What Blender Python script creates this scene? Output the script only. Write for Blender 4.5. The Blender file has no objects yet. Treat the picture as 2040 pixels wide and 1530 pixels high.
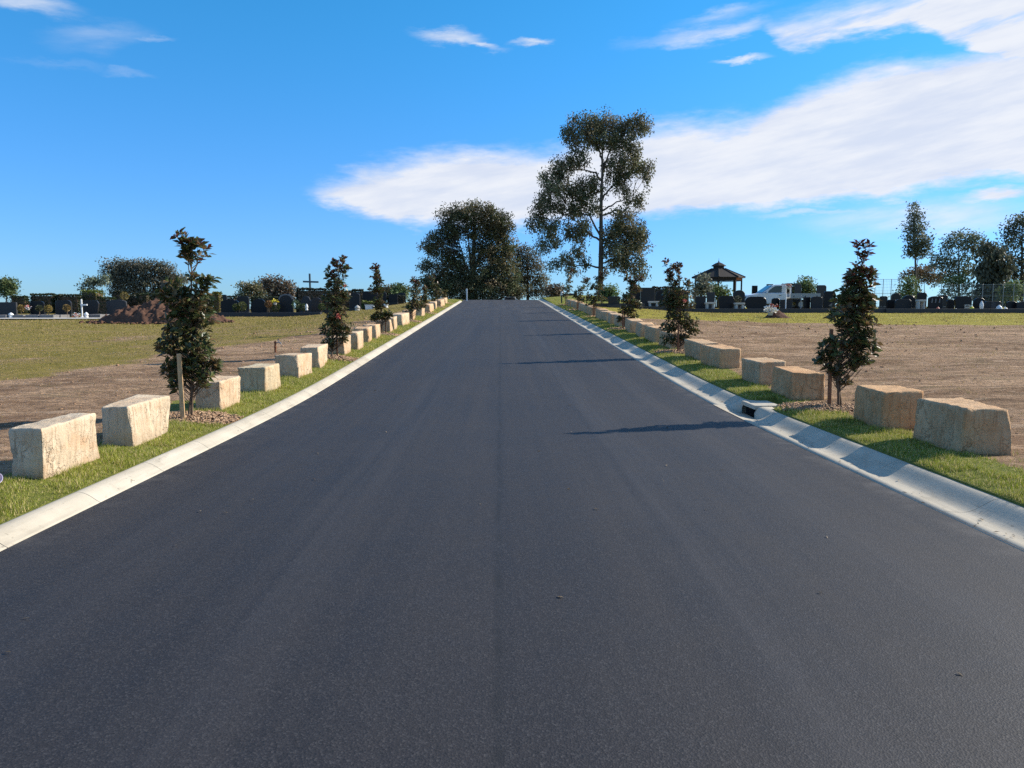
import bpy, bmesh, math
import numpy as np
from mathutils import Vector, Matrix

rad = math.radians
RNG = np.random.default_rng(7)
scene = bpy.context.scene
COL = scene.collection

# ------------------------------------------------------------------ camera, sky, sun, exposure
F_PX = 1570.0                      # focal length in pixels of a 2040 px wide picture
PITCH, YAW = math.atan(155 / F_PX), rad(0.84)
CAM = np.array([-0.07, 0.0, 1.6])
SUN_EL, SUN_AZ = rad(30.0), rad(72.0)     # azimuth measured from +Y (along the road) towards +X
SUN_STRENGTH, SKY_STRENGTH, EXPOSURE = 5.0, 0.10, 0.58

cam_data = bpy.data.cameras.new('camera')
cam_data.sensor_width = 36.0
cam_data.lens = F_PX / 2040 * 36
cam_data.clip_end = 6000
cam_data.clip_start = 0.05
cam = bpy.data.objects.new('camera', cam_data)
cam.location = CAM
cam.rotation_euler = (math.pi / 2 - PITCH, 0, -YAW)
COL.objects.link(cam)
scene.camera = cam

FWD = np.array([math.sin(YAW) * math.cos(PITCH), math.cos(YAW) * math.cos(PITCH), -math.sin(PITCH)])
RGT = np.array([math.cos(YAW), -math.sin(YAW), 0.0])
UPV = np.cross(RGT, FWD)

def ray(px, py):
    return FWD + RGT * (px - 1020) / F_PX + UPV * (765 - py) / F_PX

def at(px, py, Y):
    d = ray(px, py)
    return CAM + d * (Y / d[1])

scene.view_settings.view_transform = 'Standard'
scene.view_settings.look = 'None'
scene.view_settings.gamma = 1.0
scene.view_settings.use_curve_mapping = False
scene.view_settings.exposure = EXPOSURE
scene.render.filter_size = 1.0        # a crisp lens
try:
    scene.cycles.max_bounces = 6
    scene.cycles.use_denoising = False    # the fine grain of leaf, grass and asphalt stays
    scene.cycles.diffuse_bounces = 3
    scene.cycles.glossy_bounces = 2
    scene.cycles.transparent_max_bounces = 8
except Exception:
    pass


class NT:
    """tiny helper for node trees: calling it makes a node and wires its inputs"""
    def __init__(self, tree):
        self.t = tree
        tree.nodes.clear()

    def __call__(self, kind, inputs=None, out=0, **attrs):
        n = self.t.nodes.new(kind)
        for k, v in attrs.items():
            setattr(n, k, v)
        for k, v in (inputs or {}).items():
            s = n.inputs[k]
            if isinstance(v, bpy.types.NodeSocket):
                self.t.links.new(v, s)
            else:
                if isinstance(v, (tuple, list)) and len(v) == 3 and s.type == 'RGBA':
                    v = (*v, 1.0)
                s.default_value = v
        return n.outputs[out] if out is not None else n

    def m(self, op, a, b=None, c=None, clamp=False):
        i = {0: a}
        if b is not None: i[1] = b
        if c is not None: i[2] = c
        return self('ShaderNodeMath', i, operation=op, use_clamp=clamp)

    def mr(self, v, a, b, c=0.0, d=1.0, smooth=False):
        return self('ShaderNodeMapRange', {'Value': v, 'From Min': a, 'From Max': b, 'To Min': c, 'To Max': d},
                    interpolation_type='SMOOTHSTEP' if smooth else 'LINEAR')

    def mix(self, f, a, b, blend='MIX'):
        n = self.t.nodes.new('ShaderNodeMix')
        n.data_type = 'RGBA'
        n.blend_type = blend
        n.clamp_factor = True
        for idx, v in ((0, f), (6, a), (7, b)):
            s = n.inputs[idx]
            if isinstance(v, bpy.types.NodeSocket):
                self.t.links.new(v, s)
            else:
                if isinstance(v, (tuple, list)) and len(v) == 3:
                    v = (*v, 1.0)
                s.default_value = v
        return n.outputs[2]

    def noise(self, vec, scale, detail=4.0, rough=0.55, out=0, dist=0.0):
        return self('ShaderNodeTexNoise', {'Vector': vec, 'Scale': scale, 'Detail': detail, 'Roughness': rough, 'Distortion': dist}, out=out)

    def vscale(self, vec, s):
        return self('ShaderNodeVectorMath', {0: vec, 1: s}, operation='MULTIPLY')


def build_world():
    w = bpy.data.worlds.new('World')
    scene.world = w
    w.use_nodes = True
    N = NT(w.node_tree)
    sky = N('ShaderNodeTexSky', sky_type='NISHITA', sun_disc=False, sun_elevation=SUN_EL,
            sun_rotation=SUN_AZ, altitude=0.0, air_density=1.0, dust_density=0.1, ozone_density=1.6)
    # the clear deep blue of this winter sky
    sky = N('ShaderNodeGamma', {'Color': N('ShaderNodeVectorMath', {0: sky, 1: (0.1, 0.1, 0.1)}, operation='MULTIPLY'), 'Gamma': 1.0})
    sky0 = sky
    d = N('ShaderNodeTexCoord', out='Generated')
    sep = N('ShaderNodeSeparateXYZ', {0: d}, out=None)
    x, y, z = sep.outputs
    az = N.m('ARCTAN2', x, y)
    hl = N.m('SQRT', N.m('ADD', N.m('MULTIPLY', x, x), N.m('MULTIPLY', y, y)))
    el = N.m('DIVIDE', z, N.m('MAXIMUM', hl, 0.02))

    f = N.mr(el, 0.0, 0.42, smooth=True)
    sky = N.mix(1.0, sky0, N.mix(f, (10 * 0.34, 10 * 0.64, 10 * 1.22), (10 * 0.22, 10 * 0.92, 10 * 1.33)), 'MULTIPLY')

    def ae(px, py):
        r = ray(px, py)
        return math.atan2(r[0], r[1]), r[2] / math.hypot(r[0], r[1])

    vec = N('ShaderNodeCombineXYZ', {0: az, 1: N.m('MULTIPLY', el, 3.2), 2: 0.0})
    n1 = N.noise(vec, 5.0, 6.0, 0.6)
    n2 = N.noise(N('ShaderNodeVectorMath', {0: vec, 1: (7.3, 2.1, 4.0)}, operation='ADD'), 5.0, 5.0, 0.6)
    n3 = N.noise(N('ShaderNodeVectorMath', {0: vec, 1: (1.3, 9.1, 2.0)}, operation='ADD'), 22.0, 5.0, 0.62)
    # a slant so that streaks run up to the right, as high cloud does here
    vs = N('ShaderNodeCombineXYZ', {0: N.m('MULTIPLY', az, 4.0), 1: N.m('SUBTRACT', N.m('MULTIPLY', el, 22.0), N.m('MULTIPLY', az, 4.0)), 2: 3.0})
    n4 = N.noise(vs, 2.0, 6.0, 0.6)
    azw = N.m('ADD', az, N.m('MULTIPLY', N.m('SUBTRACT', n2, 0.5), 0.10))
    elw = N.m('ADD', N.m('ADD', el, N.m('MULTIPLY', N.m('SUBTRACT', n1, 0.5), 0.05)),
              N.m('MULTIPLY', N.m('SUBTRACT', n3, 0.5), 0.034))
    A0, A1, ES = -1.6, 2.2, 1.2

    def curve(pts):
        n = N('ShaderNodeFloatCurve', {'Factor': 1.0, 'Value': N.mr(azw, A0, A1)}, out=None)
        c = n.mapping.curves[0]
        q = [((a - A0) / (A1 - A0), (e + 0.2) / ES) for a, e in pts]
        c.points[0].location = q[0]
        c.points[1].location = q[-1]
        for p in q[1:-1]:
            c.points.new(*p)
        for p in c.points:
            p.handle_type = 'AUTO_CLAMPED'
        n.mapping.update()
        return N.m('SUBTRACT', N.m('MULTIPLY', n.outputs[0], ES), 0.2)

    def bank(top, bot, soft_t, soft_b):
        T = curve([(A0, -0.19)] + [ae(*p) if p[0] < 9000 else (p[0] - 9000, p[1]) for p in top])
        B = curve([(A0, 0.05)] + [ae(*p) if p[0] < 9000 else (p[0] - 9000, p[1]) for p in bot])
        return N.m('MULTIPLY', N.mr(N.m('SUBTRACT', T, elw), 0, soft_t, smooth=True), N.mr(N.m('SUBTRACT', elw, B), 0, soft_b, smooth=True))

    big = bank([(520, 420), (590, 364), (700, 318), (920, 276), (1110, 272), (1250, 236), (1400, 212), (1500, 200), (1560, 165), (1700, 118), (1790, 92), (1870, 92), (1960, 70), (2060, 50),
                (9001.0, 0.42), (9001.5, 0.3), (9002.0, 0.1), (9002.2, -0.1)],
               [(520, 366), (590, 374), (700, 442), (850, 466), (1100, 458), (1300, 448), (1600, 420), (1800, 402), (2060, 366), (9001.0, 0.16), (9001.5, 0.12), (9002.2, 0.1)], 0.050, 0.028)
    up = bank([(1440, 130), (1520, 20), (1640, -20), (1750, -60), (1900, -120), (2060, -200), (9001.0, 0.7), (9001.6, 0.5), (9002.0, 0.2), (9002.2, 0.0)],
              [(1440, 20), (1520, 55), (1600, 112), (1700, 82), (1800, 66), (1860, 68), (1900, 95), (1960, 125), (2060, 140), (9001.0, 0.40), (9001.6, 0.35), (9002.2, 0.3)], 0.07, 0.022)
    up = N.m('MULTIPLY', up, N.mr(n4, 0.33, 0.55, 0.45, 1.0))
    mask = N.m('MAXIMUM', big, up)
    for px, py, rx, ry, tilt, amt in ((895, 74, 62, 15, -0.05, 0.62), (965, 90, 50, 8, -0.12, 0.5), (1072, 83, 42, 8, 0.0, 0.62), (190, 72, 70, 24, 0.22, 0.18),
                                      (40, 0, 90, 18, 0.0, 0.5), (100, 124, 75, 8, 0.04, 0.06), (235, 143, 40, 8, 0.05, 0.14), (1420, 66, 130, 17, 0.08, 0.62),
                                      (1440, 30, 80, 14, 0.12, 0.3), (1475, 119, 45, 7, 0.03, 0.55), (1995, 386, 75, 13, 0.06, 0.9), (1850, 434, 190, 34, 0.0, 0.50),
                                      (1640, 424, 130, 8, 0.0, 0.45), (1990, 145, 90, 50, 0.1, 0.55), (285, 75, 40, 6, 0.1, 0.2)):
        a0, e0 = ae(px, py)
        u = N.m('DIVIDE', N.m('SUBTRACT', azw, a0), rx / F_PX * 1.25)
        v = N.m('DIVIDE', N.m('SUBTRACT', N.m('SUBTRACT', N.m('ADD', el, N.m('MULTIPLY', N.m('SUBTRACT', n3, 0.5), 0.03)), e0),
                              N.m('MULTIPLY', N.m('SUBTRACT', azw, a0), tilt)), ry / F_PX * 1.25)
        r2 = N.m('SQRT', N.m('ADD', N.m('MULTIPLY', u, u), N.m('MULTIPLY', v, v)))
        e = N.m('MULTIPLY', N.mr(r2, 1.15, 0.0, smooth=True), N.mr(n4, 0.32, 0.6, amt * 0.45, amt * 1.1))
        mask = N.m('MAXIMUM', mask, e)
    # out-of-view high cloud, added over the dome as neutral fill for shaded faces
    away = N.m('MAXIMUM', N.mr(N.m('ABSOLUTE', az), 0.8, 1.3, smooth=True), N.mr(el, 0.6, 1.0, smooth=True))
    fill_wisps = N.m('MULTIPLY', N.mr(N.noise(N.vscale(d, (2.0, 2.0, 6.0)), 1.3, 6.0, 0.6), 0.47, 0.66, smooth=True), N.mr(z, 0.04, 0.2, 0.0, 0.62))
    mask = N.m('MAXIMUM', mask, N.m('MULTIPLY', fill_wisps, away))
    k = 1.0 / (SKY_STRENGTH * 2 ** EXPOSURE)
    cshade = N.mr(N.m('ADD', N.m('MULTIPLY', n4, 0.6), N.m('MULTIPLY', n1, 0.4)), 0.36, 0.62, smooth=True)
    cloud = N.mix(cshade, (0.70 * k, 0.765 * k, 0.91 * k), (0.88 * k, 0.905 * k, 0.965 * k))
    col = N.mix(N.m('MINIMUM', N.m('MULTIPLY', mask, 1.3), 0.97), sky, cloud)
    bg = N('ShaderNodeBackground', {'Color': col, 'Strength': SKY_STRENGTH})
    N('ShaderNodeOutputWorld', {'Surface': bg}, out=None)

build_world()

sun_data = bpy.data.lights.new('sun', 'SUN')
sun_data.energy = SUN_STRENGTH
sun_data.angle = rad(0.55)
sun_data.color = (1.0, 0.925, 0.80)
sun = bpy.data.objects.new('sun', sun_data)
SUN_DIR = Vector((math.sin(SUN_AZ) * math.cos(SUN_EL), math.cos(SUN_AZ) * math.cos(SUN_EL), math.sin(SUN_EL)))
sun.rotation_euler = SUN_DIR.to_track_quat('Z', 'Y').to_euler()
sun.location = (30, 20, 40)
COL.objects.link(sun)

# ------------------------------------------------------------------ helpers
def smooth(a, b, x):
    t = np.clip((np.asarray(x, float) - a) / (b - a), 0, 1)
    return t * t * (3 - 2 * t)

def vnoise(p, seed=0):
    """value noise in -1..1 for points (n,3)"""
    p = np.asarray(p, float)
    i = np.floor(p).astype(np.int64)
    f = p - i
    f = f * f * (3 - 2 * f)
    def h(dx, dy, dz):
        n = (i[:, 0] + dx) * 374761393 + (i[:, 1] + dy) * 668265263 + (i[:, 2] + dz) * 2147483647 + seed * 144665
        n = (n ^ (n >> 13)) * 1274126177
        n = n ^ (n >> 16)
        return (n & 0xFFFF) / 32767.5 - 1
    r = 0
    for dx in (0, 1):
        wx = f[:, 0] if dx else 1 - f[:, 0]
        for dy in (0, 1):
            wy = f[:, 1] if dy else 1 - f[:, 1]
            for dz in (0, 1):
                wz = f[:, 2] if dz else 1 - f[:, 2]
                r = r + wx * wy * wz * h(dx, dy, dz)
    return r

def fbm(p, seed=0, octaves=4):
    p = np.asarray(p, float)
    r, a = 0, 0.5
    for k in range(octaves):
        r = r + a * vnoise(p * 2 ** k, seed + k)
        a *= 0.5
    return r

def tag(o, label=None, cat=None, group=None, kind=None):
    if label: o['label'] = label
    if cat: o['category'] = cat
    if group: o['group'] = group
    if kind: o['kind'] = kind
    return o

def link(name, data, parent=None):
    o = bpy.data.objects.new(name, data)
    COL.objects.link(o)
    if parent is not None:
        o.parent = parent
    return o

def mesh_data(name, V, F, mat, sm=False, col=None, layer='col'):
    """V (n,3); F an (m,k) array or a list of such arrays; col (n,3) point colours"""
    if not isinstance(F, (list, tuple)):
        F = [F]
    F = [np.asarray(f, np.int32) for f in F if len(f)]
    me = bpy.data.meshes.new(name)
    V = np.asarray(V, np.float32)
    me.vertices.add(len(V))
    me.vertices.foreach_set('co', V.ravel())
    loops = np.concatenate([f.ravel() for f in F])
    tot = np.concatenate([np.full(len(f), f.shape[1], np.int32) for f in F])
    start = np.concatenate([[0], np.cumsum(tot)[:-1]]).astype(np.int32)
    me.loops.add(len(loops))
    me.loops.foreach_set('vertex_index', loops)
    me.polygons.add(len(tot))
    me.polygons.foreach_set('loop_start', start)
    me.polygons.foreach_set('loop_total', tot)
    if sm:
        me.polygons.foreach_set('use_smooth', np.ones(len(tot), bool))
    me.update(calc_edges=True)
    if col is not None:
        a = me.attributes.new(layer, 'FLOAT_COLOR', 'POINT')
        c = np.ones((len(V), 4), np.float32)
        c[:, :3] = col
        a.data.foreach_set('color', c.ravel())
    if mat:
        me.materials.append(mat)
    return me

def mesh_obj(name, V, F, mat, parent=None, sm=False, col=None, layer='col'):
    return link(name, mesh_data(name, V, F, mat, sm, col, layer), parent)

class MB:
    """collects simple solids into one mesh"""
    def __init__(self):
        self.V, self.F = [], []

    def add(self, V, F):
        k = len(self.V)
        self.V += [tuple(v) for v in V]
        self.F += [tuple(i + k for i in f) for f in F]

    def box(self, c, s, rz=0.0, tap=1.0):
        x, y, z = s[0] / 2, s[1] / 2, s[2] / 2
        ca, sa = math.cos(rz), math.sin(rz)
        V = []
        for dz, t in ((-z, 1.0), (z, tap)):
            for dx, dy in ((-x, -y), (x, -y), (x, y), (-x, y)):
                dx, dy = dx * t, dy * t
                V.append((c[0] + dx * ca - dy * sa, c[1] + dx * sa + dy * ca, c[2] + dz))
        self.add(V, [(3, 2, 1, 0), (4, 5, 6, 7), (0, 1, 5, 4), (1, 2, 6, 5), (2, 3, 7, 6), (3, 0, 4, 7)])

    def prism(self, prof, y0, y1, axis='y'):
        n = len(prof)
        if axis == 'y':
            V = [(a, y0, b) for a, b in prof] + [(a, y1, b) for a, b in prof]
        else:
            V = [(y0, a, b) for a, b in prof] + [(y1, a, b) for a, b in prof]
        F = [tuple(range(n)), tuple(range(2 * n - 1, n - 1, -1))]
        F += [(i, i + n, (i + 1) % n + n, (i + 1) % n) for i in range(n)]
        self.add(V, F)

    def tube(self, pts, radii, n=7):
        V, F = tube_np(pts, radii, n)
        self.add(V, F.tolist())
        k = len(self.V)
        self.F.append(tuple(range(k - n, k)))

    def lathe(self, prof, c=(0, 0, 0), n=12):
        V = []
        for r, z in prof:
            for i in range(n):
                a = 2 * math.pi * i / n
                V.append((c[0] + r * math.cos(a), c[1] + r * math.sin(a), c[2] + z))
        F = []
        for j in range(len(prof) - 1):
            for i in range(n):
                F.append((j * n + i, j * n + (i + 1) % n, (j + 1) * n + (i + 1) % n, (j + 1) * n + i))
        F.append(tuple(range(n - 1, -1, -1)))
        F.append(tuple(range((len(prof) - 1) * n, len(prof) * n)))
        self.add(V, F)

    def build(self, name, mat, parent=None, bevel=0.0, sm=False, seg=2):
        me = bpy.data.meshes.new(name)
        me.from_pydata(self.V, [], self.F)
        bm = bmesh.new()
        bm.from_mesh(me)
        bmesh.ops.recalc_face_normals(bm, faces=bm.faces)
        if bevel:
            es = [e for e in bm.edges if len(e.link_faces) == 2 and e.calc_face_angle(0) > 0.5]
            bmesh.ops.bevel(bm, geom=es, offset=bevel, segments=seg, profile=0.6, affect='EDGES', clamp_overlap=True)
        bm.to_mesh(me)
        bm.free()
        if sm:
            for p in me.polygons:
                p.use_smooth = True
        if mat:
            me.materials.append(mat)
        return link(name, me, parent)

def tube_np(pts, radii, n=7):
    pts = np.asarray(pts, float)
    m = len(pts)
    tg = np.gradient(pts, axis=0)
    tg /= np.linalg.norm(tg, axis=1)[:, None] + 1e-9
    ref = np.where(np.abs(tg[:, 2:3]) > 0.9, np.array([[1.0, 0, 0]]), np.array([[0, 0, 1.0]]))
    a = np.cross(tg, ref)
    a /= np.linalg.norm(a, axis=1)[:, None] + 1e-9
    for i in range(1, m):
        if (a[i] * a[i - 1]).sum() < 0:
            a[i] = -a[i]
    b = np.cross(tg, a)
    th = np.arange(n) * 2 * math.pi / n
    V = pts[:, None, :] + np.asarray(radii, float)[:, None, None] * (np.cos(th)[None, :, None] * a[:, None, :] + np.sin(th)[None, :, None] * b[:, None, :])
    V = V.reshape(-1, 3)
    i = np.arange(m - 1)[:, None] * n
    j = np.arange(n)[None, :]
    F = np.stack([i + j, i + (j + 1) % n, i + n + (j + 1) % n, i + n + j], -1).reshape(-1, 4)
    return V, F

class Tubes:
    def __init__(self):
        self.V, self.F, self.k = [], [], 0

    def add(self, pts, radii, n=6):
        V, F = tube_np(pts, radii, n)
        self.V.append(V)
        self.F.append(F + self.k)
        self.k += len(V)

    def build(self, name, mat, parent):
        return mesh_obj(name, np.concatenate(self.V), np.concatenate(self.F), mat, parent, sm=True)

def empty(name, loc=(0, 0, 0), rz=0.0):
    o = link(name, None)
    o.empty_display_size = 0.2
    o.location = loc
    o.rotation_euler = (0, 0, rz)
    return o

def unit(v):
    return v / (np.linalg.norm(v, axis=-1, keepdims=True) + 1e-9)

def rand_unit(n):
    return unit(RNG.normal(size=(n, 3)))

def leaves_np(pos, d, L, W, fold=0.25, up=None):
    """folded pointed leaves: 5 points, 2 quads each"""
    n = len(pos)
    d = unit(d)
    if up is None:
        up = rand_unit(n)
    s = unit(np.cross(d, up))
    nn = np.cross(s, d)
    L = np.asarray(L)[:, None] * np.ones((n, 1))
    W = np.asarray(W)[:, None] * np.ones((n, 1))
    m = pos + d * L * 0.5 - nn * W * fold * 0.5
    V = np.stack([pos, m + s * W + nn * W * fold, pos + d * L - nn * L * 0.08, m - s * W + nn * W * fold, m], 1).reshape(-1, 3)
    k = np.arange(n)[:, None] * 5
    F = np.concatenate([k + np.array([[0, 1, 2, 4]]), k + np.array([[0, 4, 2, 3]])])
    return V, F

def flat_leaves(pos, d, L, W, up=None):
    n = len(pos)
    d = unit(d)
    if up is None:
        up = rand_unit(n)
    s = unit(np.cross(d, up))
    L = np.asarray(L)[:, None] * np.ones((n, 1))
    W = np.asarray(W)[:, None] * np.ones((n, 1))
    m = pos + d * L * 0.45
    V = np.stack([pos, m + s * W, pos + d * L, m - s * W], 1).reshape(-1, 3)
    F = np.arange(n)[:, None] * 4 + np.arange(4)[None, :]
    return V, F

# ------------------------------------------------------------------ materials
MATS = {}

def new_mat(name):
    m = bpy.data.materials.new(name)
    m.use_nodes = True
    MATS[name] = m
    return m, NT(m.node_tree)

def finish(N, base, rough=0.8, bump=None, strength=0.4, dist=0.02, spec=0.5, metallic=0.0, **extra):
    i = {'Base Color': base, 'Roughness': rough, 'Specular IOR Level': spec, 'Metallic': metallic}
    i.update(extra)
    if bump is not None:
        i['Normal'] = N('ShaderNodeBump', {'Height': bump, 'Strength': strength, 'Distance': dist})
    b = N('ShaderNodeBsdfPrincipled', i)
    N('ShaderNodeOutputMaterial', {'Surface': b}, out=None)

def plain(name, col, rough=0.7, spec=0.4, var=0.18, scale=6.0, bump=0.15, metallic=0.0):
    """a plain painted or raw surface with slight mottling"""
    m, N = new_mat(name)
    p = N('ShaderNodeNewGeometry', out='Position')
    n = N.noise(p, scale, 5.0, 0.6)
    f = N.noise(p, scale * 9, 3.0, 0.6)
    v = N.m('ADD', N.m('MULTIPLY', n, 0.65), N.m('MULTIPLY', f, 0.35))
    c = N.mix(N.mr(v, 0.3, 0.7), tuple(x * (1 - var) for x in col), tuple(min(1, x * (1 + var)) for x in col))
    finish(N, c, N.mr(f, 0.3, 0.7, max(0.05, rough - 0.08), min(1, rough + 0.08)), f, bump, 0.01, spec, metallic)
    return m

def mat_ground():
    m, N = new_mat('ground_soil_and_turf')
    p = N('ShaderNodeNewGeometry', out='Position')
    zone = N('ShaderNodeSeparateColor', {0: N('ShaderNodeAttribute', attribute_name='zone')}, out=None)
    zr, zg, zb = zone.outputs[0], zone.outputs[1], zone.outputs[2]
    big = N.noise(p, 0.35, 5.0, 0.6)
    mid = N.noise(p, 2.2, 6.0, 0.65)
    fine = N.noise(p, 18.0, 6.0, 0.7)
    grit = N.noise(p, 90.0, 3.0, 0.7)
    # wheel and grader streaks across the soil
    rgt = N.mr(N('ShaderNodeSeparateXYZ', {0: p}, out=None).outputs[0], -1.0, 1.0)
    st = N.noise(N.vscale(p, (0.30, 1.9, 1.0)), 1.0, 6.0, 0.68, dist=0.9)
    st_l = N.noise(N.vscale(p, (0.55, 0.9, 1.0)), 1.0, 6.0, 0.68, dist=0.6)
    st = N.m('ADD', N.m('MULTIPLY', st, rgt), N.m('MULTIPLY', st_l, N.m('SUBTRACT', 1.0, rgt)))
    st2r = N.noise(N.vscale(p, (1.1, 5.2, 1.0)), 1.0, 5.0, 0.68, dist=0.8)
    st2l = N.noise(N.vscale(p, (3.2, 4.4, 1.0)), 1.0, 5.0, 0.68, dist=0.8)
    st2 = N.m('ADD', N.m('MULTIPLY', st2r, rgt), N.m('MULTIPLY', st2l, N.m('SUBTRACT', 1.0, rgt)))
    dirt = N.mix(N.mr(st, 0.40, 0.60), (0.205, 0.120, 0.066), (0.490, 0.318, 0.190))
    dirt = N.mix(N.mr(st2, 0.47, 0.62, 0.0, 0.6), dirt, (0.100, 0.064, 0.036))
    dirt = N.mix(N.mr(mid, 0.42, 0.68, 0.0, 0.6), dirt, (0.33, 0.205, 0.115))
    dirt = N.mix(N.mr(fine, 0.50, 0.66, 0.0, 0.8), dirt, (0.085, 0.052, 0.034))
    lump = N.noise(N.vscale(p, (5.0, 8.0, 1.0)), 1.0, 5.0, 0.7, dist=0.5)
    dirt = N.mix(N.mr(lump, 0.54, 0.68, 0.0, 0.75), dirt, (0.105, 0.066, 0.042))
    dirt = N.mix(N.mr(lump, 0.44, 0.32, 0.0, 0.6), dirt, (0.50, 0.36, 0.25))
    dirt = N.mix(N.mr(grit, 0.62, 0.74, 0.0, 0.5), dirt, (0.42, 0.33, 0.24))
    pale = N.noise(N.vscale(p, (0.5, 3.4, 1.0)), 1.0, 6.0, 0.7, dist=1.0)
    dirt = N.mix(N.mr(pale, 0.55, 0.66, 0.0, 0.65), dirt, (0.53, 0.375, 0.25))
    weed = N.noise(N.vscale(p, (0.8, 1.6, 1.0)), 1.3, 6.0, 0.7, dist=0.7)
    dirt = N.mix(N.mr(weed, 0.56, 0.72, 0.0, 0.65), dirt, (0.115, 0.105, 0.042))
    olive = N.mix(N.mr(mid, 0.35, 0.65), (0.185, 0.150, 0.026), (0.310, 0.232, 0.062))
    olive = N.mix(N.mr(fine, 0.42, 0.68, 0.0, 0.65), olive, (0.092, 0.092, 0.020))
    olive = N.mix(N.mr(st, 0.46, 0.66, 0.0, 0.75), olive, (0.29, 0.195, 0.095))
    lush = N.mix(N.mr(fine, 0.35, 0.65), (0.120, 0.145, 0.026), (0.26, 0.25, 0.06))
    yel = N.mix(N.mr(st2, 0.35, 0.65), (0.245, 0.215, 0.028), (0.400, 0.325, 0.055))
    yel = N.mix(N.mr(fine, 0.45, 0.7, 0.0, 0.6), yel, (0.125, 0.130, 0.028))
    brk = N.m('ADD', N.m('MULTIPLY', N.m('SUBTRACT', mid, 0.5), 0.9), N.m('MULTIPLY', N.m('SUBTRACT', fine, 0.5), 0.9))
    wob = N.m('ADD', brk, N.m('MULTIPLY', N.m('SUBTRACT', big, 0.5), 0.8))
    c = N.mix(N.mr(N.m('ADD', zg, wob), 0.36, 0.66, smooth=True), dirt, olive)
    c = N.mix(N.mr(N.m('ADD', zb, N.m('MULTIPLY', wob, 0.6)), 0.40, 0.60, smooth=True), c, yel)
    c = N.mix(N.mr(N.m('ADD', zr, N.m('MULTIPLY', brk, 0.7)), 0.42, 0.58, smooth=True), c, lush)
    h = N.m('ADD', N.m('MULTIPLY', fine, 0.7), N.m('ADD', N.m('MULTIPLY', grit, 0.25), N.m('MULTIPLY', st2, 0.6)))
    finish(N, c, 0.95, h, 1.0, 0.07, 0.12)
    return m

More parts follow.
